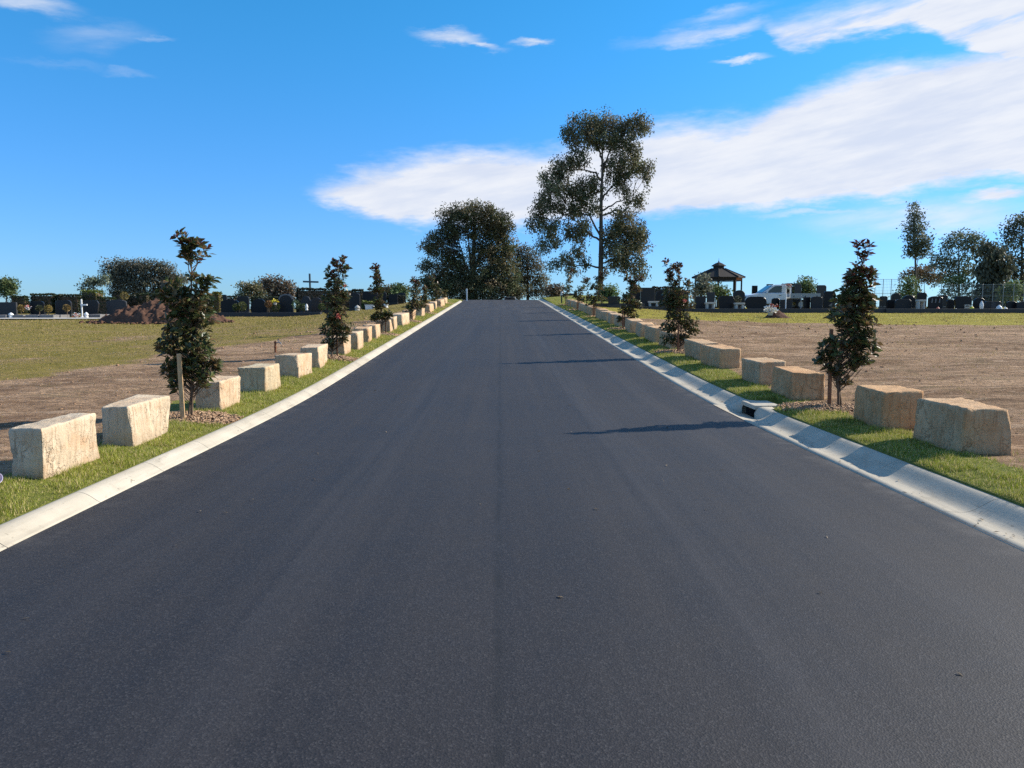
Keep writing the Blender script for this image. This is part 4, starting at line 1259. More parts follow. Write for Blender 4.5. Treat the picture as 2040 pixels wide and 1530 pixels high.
# ------------------------------------------------------------------ far trees
def far_tree(name, label, base, blobs, Y, trunk_r, leafcol, n_clumps, group=None, leaf=0.30, droop=0.35, stems=(), bark=None, trunk_top=None, spread=0.42, per=16, depth=0.8, lift=0.0):
    """blobs: (px, py, rx, ry[, weight]) as they stand at the distance Y; stems: lists of (px, py) the limbs pass through"""
    bx, by = base
    p0 = at(bx, by, Y)
    zb = gz(p0[0], Y) - 0.1 + lift
    t = empty(name, (p0[0], Y, zb))
    tag(t, label, 'tree', group)
    org = np.array([p0[0], Y, zb])
    mpp = Y / F_PX
    r = RNG
    pos, dirs, cols = [], [], []
    tb = Tubes()
    # trunk
    top = trunk_top or (bx, min(b[1] for b in blobs) + 20)
    q1 = at(top[0], top[1], Y) - org
    m = 9
    tr = np.linspace(0, 1, m)[:, None] * q1[None]
    tr[:, 0] += np.cumsum(r.normal(0, 0.02, m)) * q1[2] * 0.12 * np.linspace(0, 1, m)
    tr[:, 1] += np.cumsum(r.normal(0, 0.02, m)) * q1[2] * 0.12
    tr[0, 2] = -0.3
    tb.add(tr, trunk_r * np.linspace(1.15, 0.22, m), 9)
    skel = [tr[2:]]
    for s in stems:
        pts = np.array([at(px, py, Y) - org for px, py in s])
        pts[:, 1] += np.linspace(0, r.normal(0, 0.5) * len(pts) * 0.3, len(pts))
        fine_pts = np.stack([np.interp(np.linspace(0, len(pts) - 1, 4 * len(pts)), np.arange(len(pts)), pts[:, a]) for a in range(3)], 1)
        fine_pts[1:-1] += r.normal(0, 0.06, (len(fine_pts) - 2, 3))
        tb.add(fine_pts, np.linspace(trunk_r * 0.42, trunk_r * 0.12, len(fine_pts)), 6)
        skel.append(fine_pts)
    skel = np.concatenate([np.stack([np.interp(np.linspace(0, m - 3, 30), np.arange(m - 2), skel[0][:, a]) for a in range(3)], 1)] + skel[1:])
    area = np.array([b[2] * b[3] * (b[4] if len(b) > 4 else 1.0) for b in blobs], float)
    share = area / area.sum()
    for b, sh in zip(blobs, share):
        c = at(b[0], b[1], Y) - org
        rx, rz = b[2] * mpp, b[3] * mpp
        ry = (rx + rz) / 2 * depth
        k = max(3, int(n_clumps * sh))
        u = rand_unit(k) * (r.random((k, 1)) ** 0.45) * (1 + 0.22 * np.abs(r.normal(size=(k, 1))))
        P = c[None] + u * np.array([rx, ry, rz])
        P[:, 1] += r.normal(0, ry * 0.3)
        tone = r.uniform(0.75, 1.25)
        for q in P:
            if r.random() < 0.22:
                dd = np.linalg.norm(skel - q, axis=1) + 3.0 * np.clip(skel[:, 2] - q[2] + 0.4, 0, None)
                j = skel[np.argmin(dd)]
                ln = np.linalg.norm(q - j)
                mid = (j * 0.45 + q * 0.55) + r.normal(0, 0.08 * ln, 3) + np.array([0, 0, 0.08 * ln])
                tb.add(np.stack([j, (j + mid) / 2 + r.normal(0, 0.03 * ln, 3), mid, q]), [trunk_r * 0.13, trunk_r * 0.10, trunk_r * 0.07, 0.015], 4)
            nl = int(per * r.uniform(0.6, 1.4))
            g = np.clip(r.normal(0, 1, (nl, 3)), -1.9, 1.9) * np.array([spread, spread, spread * 0.75])
            if droop > 0.7:
                g = g * np.array([0.62, 0.62, 1.35]) * r.uniform(0.7, 1.3) - np.array([0, 0, 0.35 * spread])
            pos.append(q[None] + g)
            d = rand_unit(nl) + unit(g) * 0.5
            d[:, 2] -= droop
            dirs.append(d)
            ci = np.array(leafcol)[r.integers(0, len(leafcol))] * tone * r.uniform(0.55, 1.5)
            cols.append(ci[None] * r.uniform(0.75, 1.25, (nl, 1)))
    pos, dirs, cols = np.concatenate(pos), np.concatenate(dirs), np.concatenate(cols)
    L = r.uniform(0.7, 1.3, len(pos)) * leaf
    V, F = flat_leaves(pos, dirs, L, L * 0.27)
    c = mesh_obj('crown', V, F, M_CROWN, t, col=np.repeat(cols, 4, 0))
    c['kind'] = 'stuff'
    tb.build('trunk', bark or M_BARK, t)
    return t

GUM = [(0.054, 0.056, 0.028), (0.076, 0.070, 0.036), (0.044, 0.050, 0.025), (0.088, 0.072, 0.042)]
DARKG = [(0.042, 0.048, 0.022), (0.062, 0.058, 0.028), (0.036, 0.044, 0.020), (0.080, 0.062, 0.034)]
RUSTY = [(0.075, 0.052, 0.032), (0.060, 0.052, 0.030), (0.085, 0.060, 0.040)]
GREENS = [(0.050, 0.072, 0.026), (0.065, 0.080, 0.030), (0.045, 0.060, 0.024)]
BLUEG = [(0.064, 0.080, 0.052), (0.082, 0.092, 0.062), (0.060, 0.068, 0.044)]

far_tree('gum_tree', 'very tall open gum tree with drooping limbs above the road crest', (1196, 600),
         [(1205, 240, 36, 16), (1262, 240, 30, 16), (1160, 250, 34, 18), (1225, 262, 46, 18), (1180, 278, 44, 16), (1285, 250, 12, 14), (1135, 268, 18, 16), (1235, 285, 30, 14),
          (1150, 300, 16, 10), (1125, 325, 26, 15), (1150, 318, 22, 12), (1098, 350, 22, 16), (1120, 345, 20, 10), (1240, 325, 34, 22), (1278, 330, 20, 20), (1290, 342, 10, 16), (1255, 300, 22, 14),
          (1105, 378, 30, 16), (1075, 398, 18, 12), (1140, 375, 26, 14), (1175, 380, 26, 22), (1170, 360, 18, 12), (1110, 410, 36, 14), (1070, 425, 16, 14), (1150, 412, 26, 16), (1185, 412, 14, 12), (1230, 350, 20, 18), (1240, 375, 16, 10),
          (1092, 450, 30, 14), (1062, 440, 12, 8), (1140, 455, 22, 14), (1100, 475, 22, 12), (1082, 490, 16, 8), (1150, 475, 12, 10), (1165, 450, 16, 16), (1262, 392, 18, 10), (1275, 400, 10, 12),
          (1235, 430, 30, 14), (1255, 455, 32, 20), (1225, 465, 26, 20), (1265, 490, 26, 24), (1230, 500, 28, 22), (1255, 525, 28, 16), (1280, 470, 12, 20), (1275, 540, 14, 10), (1215, 520, 18, 10),
          (1130, 515, 18, 12), (1150, 500, 14, 12), (1110, 525, 14, 6), (1140, 535, 14, 8), (1165, 520, 10, 10), (1095, 522, 8, 5)], 95, 0.32, GUM, 1500, leaf=0.25, droop=1.0, per=38, spread=0.38, trunk_top=(1203, 262),
         stems=[[(1196, 470), (1175, 430), (1150, 420), (1120, 430), (1090, 455)], [(1196, 480), (1160, 455), (1130, 470), (1105, 495)], [(1197, 400), (1215, 375), (1240, 350), (1270, 330)],
                [(1198, 420), (1225, 405), (1260, 390)], [(1197, 430), (1235, 418), (1255, 440)], [(1197, 360), (1185, 340), (1150, 335), (1125, 335)], [(1200, 340), (1215, 300), (1240, 270)],
                [(1196, 535), (1175, 528), (1150, 530), (1120, 525)], [(1198, 500), (1215, 470), (1240, 455)], [(1200, 320), (1190, 290), (1170, 265)], [(1197, 380), (1185, 385), (1165, 395), (1130, 405)]], depth=0.9)

far_tree('dense_tree', 'large dense dark tree closing the view over the crest', (940, 600),
         [(905, 425, 30, 18), (950, 422, 34, 15), (985, 435, 26, 18), (925, 450, 46, 22), (975, 462, 40, 24), (1000, 455, 18, 16), (1008, 490, 16, 22), (900, 465, 22, 18), (975, 500, 42, 24),
          (868, 475, 18, 12), (860, 495, 22, 14), (885, 500, 26, 16), (905, 520, 30, 16), (1000, 525, 26, 26), (965, 540, 46, 24), (895, 550, 40, 20), (860, 530, 20, 10), (845, 535, 12, 7), (852, 560, 22, 14), (1012, 560, 22, 24), (1030, 582, 22, 14), (920, 575, 60, 22), (985, 575, 46, 22), (870, 575, 30, 18), (940, 600, 70, 14)],
         104, 0.5, DARKG, 2100, leaf=0.25, droop=0.3, per=32, spread=0.33, trunk_top=(945, 440), stems=[[(940, 560), (925, 520), (915, 480)], [(942, 550), (955, 510), (965, 470)], [(940, 540), (935, 500), (932, 465)], [(945, 570), (975, 530), (990, 490)]])
far_tree('spreading_tree', 'loose brownish tree at the edge of the dense dark tree', (1052, 600),
         [(1035, 505, 18, 12), (1055, 515, 18, 14), (1030, 535, 22, 16), (1065, 535, 20, 14), (1045, 560, 28, 16), (1080, 560, 14, 12), (1025, 580, 20, 14), (1065, 585, 22, 10), (1085, 575, 10, 8), (1040, 495, 8, 6)],
         110, 0.22, [(0.060, 0.055, 0.032), (0.075, 0.060, 0.040), (0.050, 0.052, 0.030)], 420, leaf=0.25, droop=0.3, per=26, spread=0.36, trunk_top=(1050, 510), stems=[[(1052, 580), (1035, 550), (1030, 525)], [(1052, 575), (1070, 550), (1075, 535)]])
far_tree('broad_tree', 'broad dark grey-green tree behind the hedges and soil heap', (290, 600),
         [(235, 530, 22, 12), (265, 530, 26, 12), (300, 532, 28, 12), (330, 540, 18, 14), (225, 552, 20, 14), (255, 555, 28, 16), (295, 560, 34, 18), (330, 565, 24, 18), (235, 578, 20, 12), (285, 585, 40, 14), (350, 560, 20, 16), (340, 590, 30, 12)],
         128, 0.35, [(0.045, 0.046, 0.030), (0.062, 0.056, 0.040), (0.050, 0.054, 0.040)], 620, leaf=0.32, droop=0.35, per=32, spread=0.48, trunk_top=(285, 540), stems=[[(290, 590), (255, 560), (240, 540)], [(290, 585), (320, 560), (335, 545)]])
far_tree('leaning_tree', 'small umbrella-topped tree beside the broad tree, behind the hedges', (192, 602),
         [(180, 560, 14, 7), (168, 570, 10, 6), (195, 562, 12, 8), (186, 580, 10, 5), (205, 557, 10, 6)],
         120, 0.14, BLUEG, 90, leaf=0.36, droop=0.3, per=14, spread=0.4, trunk_top=(186, 565), stems=[[(192, 598), (180, 582), (172, 572)]])
far_tree('pompom_tree', 'round clipped tree on bare stems at the edge of the lawn', (12, 604),
         [(14, 566, 15, 10, 1.3), (8, 574, 12, 10), (22, 576, 11, 10), (14, 582, 13, 6)], 72, 0.06, GREENS, 110, leaf=0.2, droop=0.0, per=22, spread=0.22, trunk_top=(13, 578), stems=[[(14, 604), (17, 590), (20, 578)], [(10, 604), (9, 590), (6, 580)]])
far_tree('rusty_bush', 'mounded brownish bush rising behind the arched headstones', (545, 604),
         [(530, 562, 16, 8), (550, 566, 22, 10), (570, 572, 16, 10), (525, 578, 20, 14), (555, 585, 28, 14), (580, 585, 12, 12)], 78, 0.10, RUSTY, 170, leaf=0.24, droop=0.1, per=22, spread=0.28, trunk_top=(545, 570))
far_tree('dark_bush', 'dark green flat-topped bush beside the brownish mounded bush', (492, 604),
         [(488, 572, 14, 7), (500, 575, 16, 9), (490, 588, 18, 12), (512, 590, 14, 12)], 74, 0.09, DARKG, 110, leaf=0.2, droop=0.0, per=22, spread=0.24, trunk_top=(494, 572))
far_tree('slender_gum', 'slender upright gum tree standing alone against the cloud', (1826, 600),
         [(1820, 415, 9, 9), (1822, 430, 12, 11), (1818, 450, 15, 13), (1832, 458, 12, 13), (1815, 472, 12, 12), (1835, 480, 14, 15), (1822, 495, 18, 12), (1812, 502, 9, 7), (1832, 505, 14, 8), (1845, 497, 8, 8)],
         98, 0.16, [(0.048, 0.056, 0.034), (0.062, 0.066, 0.044)], 260, leaf=0.28, droop=0.5, per=15, spread=0.33, trunk_top=(1822, 430), stems=[[(1836, 600), (1834, 560), (1834, 520), (1828, 480)]])
far_tree('leafy_gum', 'wide airy gum tree behind the wire fence', (1910, 605),
         [(1900, 475, 18, 10), (1925, 470, 20, 9), (1945, 478, 16, 10), (1890, 490, 14, 10), (1930, 492, 18, 10), (1875, 512, 16, 10), (1865, 528, 16, 12), (1895, 525, 16, 10), (1920, 515, 14, 10), (1950, 500, 14, 12), (1890, 548, 24, 12), (1930, 540, 20, 14), (1865, 555, 14, 12)],
         108, 0.16, BLUEG, 330, leaf=0.34, droop=0.45, per=15, spread=0.42, trunk_top=(1912, 480), stems=[[(1910, 580), (1890, 540), (1880, 515)], [(1910, 560), (1930, 520), (1940, 490)], [(1912, 550), (1905, 510), (1900, 485)]])
far_tree('weeping_oak', 'dark weeping tree behind the wire fence, next to the airy gum', (1982, 612),
         [(1968, 490, 14, 10), (1988, 500, 16, 12), (1970, 520, 20, 18), (1992, 530, 18, 20), (1960, 545, 18, 18), (1985, 560, 24, 22), (1968, 580, 22, 18), (1990, 590, 20, 14)],
         88, 0.18, [(0.032, 0.036, 0.024), (0.045, 0.046, 0.030)], 330, leaf=0.46, droop=1.6, per=16, spread=0.38, trunk_top=(1980, 500))
far_tree('edge_gum', 'dark-topped gum tree cut off by the edge of the picture', (2035, 612),
         [(2030, 440, 20, 12), (2050, 450, 20, 16), (2015, 462, 18, 12), (2040, 475, 24, 14), (2010, 485, 14, 10), (2005, 510, 14, 10), (2035, 520, 20, 14), (2055, 505, 18, 18), (2020, 545, 24, 14), (2050, 560, 24, 18), (2010, 575, 18, 12), (2035, 590, 24, 12)],
         94, 0.2, [(0.036, 0.042, 0.026), (0.052, 0.055, 0.034)], 330, leaf=0.32, droop=0.45, per=17, spread=0.40, trunk_top=(2036, 450), stems=[[(2034, 580), (2015, 530), (2008, 500)], [(2035, 560), (2050, 520), (2055, 490)]])
for i, (b, bl, Y, c, lab) in enumerate([
        ((1812, 604), [(1808, 575, 16, 10), (1800, 588, 14, 10), (1820, 588, 14, 9), (1815, 560, 9, 9)], 76, GREENS, 'fresh green shrub at the foot of the slender gum'),
        ((1842, 600), [(1822, 544, 16, 8), (1842, 545, 16, 8), (1858, 552, 10, 8), (1805, 552, 8, 6), (1835, 556, 16, 6)], 101, RUSTY, 'brown flat-crowned shrub behind the trunk of the slender gum'),
        ((1905, 608), [(1890, 565, 16, 10), (1915, 562, 18, 10), (1900, 585, 24, 14), (1935, 572, 14, 10), (1940, 592, 14, 10)], 92, GREENS, 'light green shrub mass behind the wire fence'),
        ((1605, 604), [(1603, 562, 10, 7), (1612, 572, 10, 8), (1596, 572, 8, 8), (1606, 582, 14, 8)], 66, GREENS, 'round dark shrub behind the tray of the white pickup'),
        ((772, 602), [(770, 580, 8, 6), (780, 578, 7, 5), (776, 588, 12, 6)], 84, DARKG, 'low shrub beyond the dark headstone row past the third sapling'),
        ((795, 600), [(793, 574, 9, 6), (800, 580, 10, 6), (795, 590, 12, 7)], 82, GREENS, 'palm-like shrub beyond the dark headstone row'),
        ((1208, 604), [(1205, 583, 12, 8), (1218, 580, 9, 9), (1210, 592, 14, 7)], 66, GREENS, 'pale green shrub behind the dark headstones under the gum'),
        ((2010, 612), [(2005, 580, 12, 8), (2022, 572, 14, 10), (2015, 592, 18, 10)], 84, GREENS, 'yellow-green shrub under the edge gum'),
        ((1105, 600), [(1100, 580, 8, 5), (1110, 577, 7, 6), (1104, 588, 10, 6)], 90, RUSTY, 'small purple-brown shrub on the grassy bank at the crest'),
        ((1398, 604), [(1402, 556, 7, 8), (1398, 568, 10, 8), (1406, 578, 9, 7), (1392, 582, 8, 8)], 60, [(0.050, 0.056, 0.036), (0.075, 0.075, 0.055)], 'twisted grey-green shrub before the gazebo roof edge'),
        ((1420, 604), [(1415, 575, 10, 7), (1428, 578, 12, 8), (1440, 585, 10, 8)], 64, GREENS, 'bright green shrub inside the gazebo shade')]):
    far_tree('shrub', lab, b, bl, Y, 0.06, c, 110, leaf=0.22 * Y / 75, droop=0.1, per=16, spread=0.28 * Y / 80, trunk_top=(b[0], bl[0][1]), depth=0.9)

# ------------------------------------------------------------------ clipped hedges and pot shrubs
def hedge(px0, px1, py0, py1, Y, col, label, deep=0.55, topcol=None, n=None):
    a, b = at(px0, py1, Y), at(px1, py0, Y)
    cx = (a[0] + b[0]) / 2
    w = b[0] - a[0]
    zb = gz(cx, Y + deep / 2)
    h = max(0.3, b[2] - zb)
    o = empty('hedge', (cx, Y + deep / 2, zb))
    tag(o, label, 'hedge', 'clipped hedges among the graves')
    mb = MB()
    mb.box((0, 0, h * 0.46), (w * 0.86, deep * 0.84, h * 0.90))
    core = mb.build('branches', M_TWIG, o)
    n = n or int(600 + 900 * w * h)
    face = RNG.integers(0, 5, n)
    u = RNG.uniform(-1, 1, (n, 3))
    for f, (ax, s) in enumerate(((2, 1), (1, -1), (0, 1), (0, -1), (1, 1))):
        m = face == f
        u[m, ax] = s * (1 - 0.12 * RNG.random(m.sum()))
    u[:, :2] *= 1 - 0.06 * np.abs(u[:, 2:3]) ** 6
    P = np.stack([u[:, 0] * w / 2, u[:, 1] * deep / 2, h / 2 + u[:, 2] * h / 2], 1)
    P += fbm(P * 2.3 + cx, 5)[:, None] * 0.10
    P[:, 2] = np.maximum(P[:, 2], 0.02)
    d = rand_unit(n) + u * 0.6
    L = RNG.uniform(0.06, 0.13, n)
    V, F = flat_leaves(P, d, L, L * 0.4)
    c = np.array(col)[None] * RNG.uniform(0.6, 1.4, (n, 1))
    if topcol is not None:
        m = u[:, 2] > 0.55
        c[m] = np.array(topcol) * RNG.uniform(0.7, 1.2, (m.sum(), 1))
    f = mesh_obj('leaf_cover', V, F, M_HEDGE, o, col=np.repeat(c, 4, 0))
    f['kind'] = 'stuff'

HG = (0.040, 0.058, 0.022)
for a in [(20, 50, 590, 604, 61, HG, 'low clipped hedge nearest the round pompom tree'),
          (60, 105, 586, 606, 62, HG, 'wide clipped hedge between the two low dark headstones, second from the pompom tree'),
          (112, 156, 587, 606, 62, (0.035, 0.050, 0.022), 'dark clipped hedge short of the white grave cross'),
          (160, 191, 579, 604, 63, (0.045, 0.070, 0.020), 'taller hedge with bright yellow-green top behind the white grave cross', 1.4, (0.16, 0.19, 0.035)),
          (192, 224, 593, 612, 59, (0.045, 0.066, 0.022), 'low green hedge just before the soil heap'),
          (224, 243, 581, 604, 63, (0.026, 0.034, 0.016), 'near-black hedge beside the golden clipped shrub'),
          (275, 292, 585, 603, 64, (0.035, 0.050, 0.018), 'small hedge showing over the soil heap crest'),
          (305, 345, 585, 606, 63, HG, 'broad hedge behind the soil heap and the tall sapling'),
          (424, 436, 582, 608, 58, (0.17, 0.16, 0.03), 'narrow yellow-green column hedge at the end of the soil heap'),
          (590, 648, 575, 604, 66, (0.026, 0.034, 0.018), 'long dark hedge under the big standing cross'),
          (721, 746, 601, 613, 54, (0.060, 0.095, 0.020), 'bright hedge with yellow end on a white planter', 0.8, (0.16, 0.19, 0.03)),
          (772, 806, 590, 604, 63, (0.022, 0.030, 0.018), 'dark low hedge beyond the fourth sapling of the sunlit verge'),
          (252, 276, 589, 606, 65, (0.030, 0.040, 0.020), 'dark hedge behind the near end of the soil heap'),
          (345, 420, 588, 606, 66, (0.032, 0.044, 0.020), 'long low hedge behind the tall sapling with the bare neck'),
          (436, 468, 591, 606, 64, (0.030, 0.040, 0.022), 'low dark hedge behind the first curved black headstone'),
          (500, 557, 592, 606, 63, (0.045, 0.058, 0.026), 'low hedge below the mounded brownish bush'),
          (650, 700, 580, 604, 66, (0.026, 0.034, 0.018), 'dark hedge behind the second sapling'),
          (700, 722, 578, 604, 65, (0.030, 0.040, 0.022), 'dark hedge block past the curved headstone with the urn'),
          (1300, 1345, 572, 600, 68, (0.020, 0.028, 0.020), 'dark tall hedge behind the broad sapling near the gazebo'),
          (1560, 1590, 566, 590, 66, (0.035, 0.045, 0.026), 'squared hedge behind the pickup tray')]:
    hedge(*a)

def ball_shrub(px, py, rpx, Y, col, label, stem=True):
    c = at(px, py, Y)
    r = rpx * Y / F_PX
    zb = gz(c[0], Y)
    o = empty('ball_shrub', (c[0], Y, zb))
    tag(o, label, 'shrub', 'small clipped shrubs on the graves')
    h = max(c[2] - zb, r * 0.9)
    n = 420
    u = rand_unit(n) * RNG.uniform(0.72, 1.05, (n, 1))
    L = RNG.uniform(0.05, 0.10, n)
    V, F = flat_leaves(np.array([0, 0, h]) + u * r, u + 0.7 * rand_unit(n), L, L * 0.4)
    f = mesh_obj('leaf_cover', V, F, M_HEDGE, o, col=np.repeat(np.array(col)[None] * RNG.uniform(0.6, 1.4, (n, 1)), 4, 0))
    f['kind'] = 'stuff'
    mb = MB()
    mb.tube([(0, 0, -0.05), (0.01, 0, h * 0.5), (0, 0, h)], [0.03, 0.025, 0.02], 6)
    mb.build('stem', M_TWIG, o)

GOLD = (0.24, 0.17, 0.05)
for a in [(42, 614, 6, 52.5, GOLD, 'golden ball shrub before the flat-topped headstone at the lawn edge'),
          (78, 614, 5, 52.5, (0.09, 0.10, 0.05), 'greenish ball shrub between the golden ones at the lawn edge'),
          (96, 615, 6, 52.3, (0.30, 0.22, 0.06), 'brightest golden ball shrub, third from the pompom tree'),
          (133, 613, 6, 52.5, (0.26, 0.18, 0.06), 'golden tufted shrub before the dark hedge and white cross'),
          (248, 589, 7, 60, (0.22, 0.17, 0.05), 'golden clipped shrub standing taller beside the near-black hedge'),
          (483, 610, 8, 54.6, (0.12, 0.13, 0.035), 'yellow-green shrub between the two dark rounded headstones'),
          (470, 612, 6, 54.4, (0.10, 0.12, 0.03), 'small yellow-green shrub leaning on the first rounded headstone'),
          (535, 606, 6, 54.4, (0.24, 0.13, 0.05), 'orange-brown shrub beside the arched headstone'),
          (550, 612, 7, 54.2, (0.05, 0.07, 0.02), 'dark green shrub with yellow flowers by the arched headstone'),
          (590, 607, 8, 54.6, (0.09, 0.13, 0.06), 'pale green spiky shrub on the far side of the arched headstone'),
          (605, 612, 6, 54.4, (0.07, 0.10, 0.04), 'rounded shrub beside the white grave lantern'),
          (641, 611, 6, 54.4, (0.08, 0.11, 0.03), 'small shrub just before the second sapling'),
          (1846, 620, 5, 53.6, (0.17, 0.16, 0.06), 'yellowish pot shrub at the foot of the pale frame'),
          (1470, 596, 6, 56, (0.10, 0.10, 0.06), 'brownish shrub between the two wide black headstones'),
          (1382, 583, 9, 57, (0.07, 0.075, 0.045), 'tall grey-green shrub before the first gazebo post')]:
    ball_shrub(*a)

# ------------------------------------------------------------------ headstones
def outline(style, w, h):
    hw = w / 2
    if style == 'rect':
        return [(-hw, 0), (hw, 0), (hw, h), (-hw, h)]
    if style == 'soft':
        r = min(0.22 * w, 0.35 * h)
        P = [(-hw, 0), (hw, 0)]
        P += [(hw - r + r * math.cos(a), h - r + r * math.sin(a)) for a in np.linspace(0, math.pi / 2, 6)]
        P += [(-hw + r + r * math.cos(a), h - r + r * math.sin(a)) for a in np.linspace(math.pi / 2, math.pi, 6)]
        return P
    if style == 'pill':
        r = min(0.42 * h, 0.3 * w)
        P = [(-hw + r * 0.6, 0), (hw - r * 0.6, 0), (hw, r * 0.7)]
        P += [(hw - r + r * math.cos(a), h - r + r * math.sin(a)) for a in np.linspace(0, math.pi / 2, 6)]
        P += [(-hw + r + r * math.cos(a), h - r + r * math.sin(a)) for a in np.linspace(math.pi / 2, math.pi, 6)]
        return P + [(-hw, r * 0.7)]
    if style == 'arch':
        s = h - hw * 0.75
        return [(-hw, 0), (hw, 0)] + [(hw * math.cos(a), s + hw * 0.75 * math.sin(a)) for a in np.linspace(0, math.pi, 11)]
    if style == 'curve':
        s = h * 0.80
        return [(-hw, 0), (hw, 0)] + [(hw * math.cos(a), s + (h - s) * math.sin(a)) for a in np.linspace(0, math.pi, 11)]
    if style == 'shoulder':
        s = h * 0.72
        return [(-hw, 0), (hw, 0), (hw, s), (hw * 0.72, s + 0.02)] + [(hw * 0.72 * math.cos(a), s + 0.03 + (h - s - 0.03) * math.sin(a)) for a in np.linspace(0.2, math.pi - 0.2, 8)] + [(-hw * 0.72, s + 0.02), (-hw, s)]
    if style == 'flare':
        return [(-hw * 0.82, 0), (hw * 0.82, 0), (hw, h * 0.75), (hw * 0.8, h * 0.97), (0, h), (-hw * 0.8, h * 0.97), (-hw, h * 0.75)]

def headstone(px0, px1, py0, py1, Y, style, mi, label, group, extra=None, plinth=True, thick=0.16):
    a, b = at(px0, py1, Y), at(px1, py0, Y)
    cx, w = (a[0] + b[0]) / 2, b[0] - a[0]
    zb = gz(cx, Y)
    h = b[2] - zb
    t = empty('headstone', (cx, Y, zb))
    tag(t, label, 'headstone', group)
    bh = 0.20
    mat = M_GRANITE[mi]
    mb = MB()
    mb.prism([(x, z + bh) for x, z in outline(style, w, h - bh)], -thick / 2, thick / 2)
    mb.build('tablet', mat, t, bevel=0.012, seg=1)
    mb = MB()
    mb.box((0, 0, bh / 2 - 0.06), (w * 1.06, thick * 2.4, bh + 0.116))
    mb.build('base', M_GRANITE[min(mi + 1, 2)], t, bevel=0.012, seg=1)
    if extra == 'plaque':
        mb = MB(); mb.box((w * 0.22, -thick / 2 - 0.012, bh + 0.20), (0.36, 0.02, 0.26)); mb.build('plaque', M_PALE, t)
        mb = MB(); mb.box((w * 0.22, -thick / 2 - 0.026, bh + 0.20), (0.24, 0.006, 0.05)); mb.box((w * 0.22, -thick / 2 - 0.026, bh + 0.27), (0.2, 0.006, 0.03)); mb.build('plaque_lettering', M_DARKM, t)
    if extra == 'arched':
        mb = MB()
        o1, o2 = outline('arch', w * 0.94, h - bh - 0.02), outline('arch', w * 0.80, h - bh - 0.10)
        s = [(x, z + bh) for x, z in o1[2:]]; s2 = [(x, z + bh) for x, z in o2[2:]]
        k = len(s)
        V = [(x, -thick / 2 - 0.02, z) for x, z in s] + [(x, -thick / 2 - 0.02, z) for x, z in s2] + [(x, -thick / 2 + 0.01, z) for x, z in s] + [(x, -thick / 2 + 0.01, z) for x, z in s2]
        F = []
        for i in range(k - 1):
            F += [(i, i + 1, k + i + 1, k + i), (2 * k + i, 3 * k + i, 3 * k + i + 1, 2 * k + i + 1), (i, 2 * k + i, 2 * k + i + 1, i + 1), (k + i, k + i + 1, 3 * k + i + 1, 3 * k + i)]
        mb.add(V, F); mb.build('arch_moulding', M_SLAB, t)
    if extra == 'photo':
        mb = MB(); mb.box((0, -thick / 2 - 0.012, bh + (h - bh) * 0.55), (0.30, 0.02, 0.42)); mb.build('photo_panel', M_GRANITE[2], t)
    if extra == 'carving':
        for dx in (-0.3, -0.05, 0.22):
            mb = MB(); mb.tube([(dx * w, -thick / 2 - 0.02, bh + (h - bh) * 0.5), (dx * w + 0.03, -thick / 2 - 0.03, bh + (h - bh) * 0.82)], [0.05, 0.03], 6); mb.build('carved_figure', M_SLAB, t)

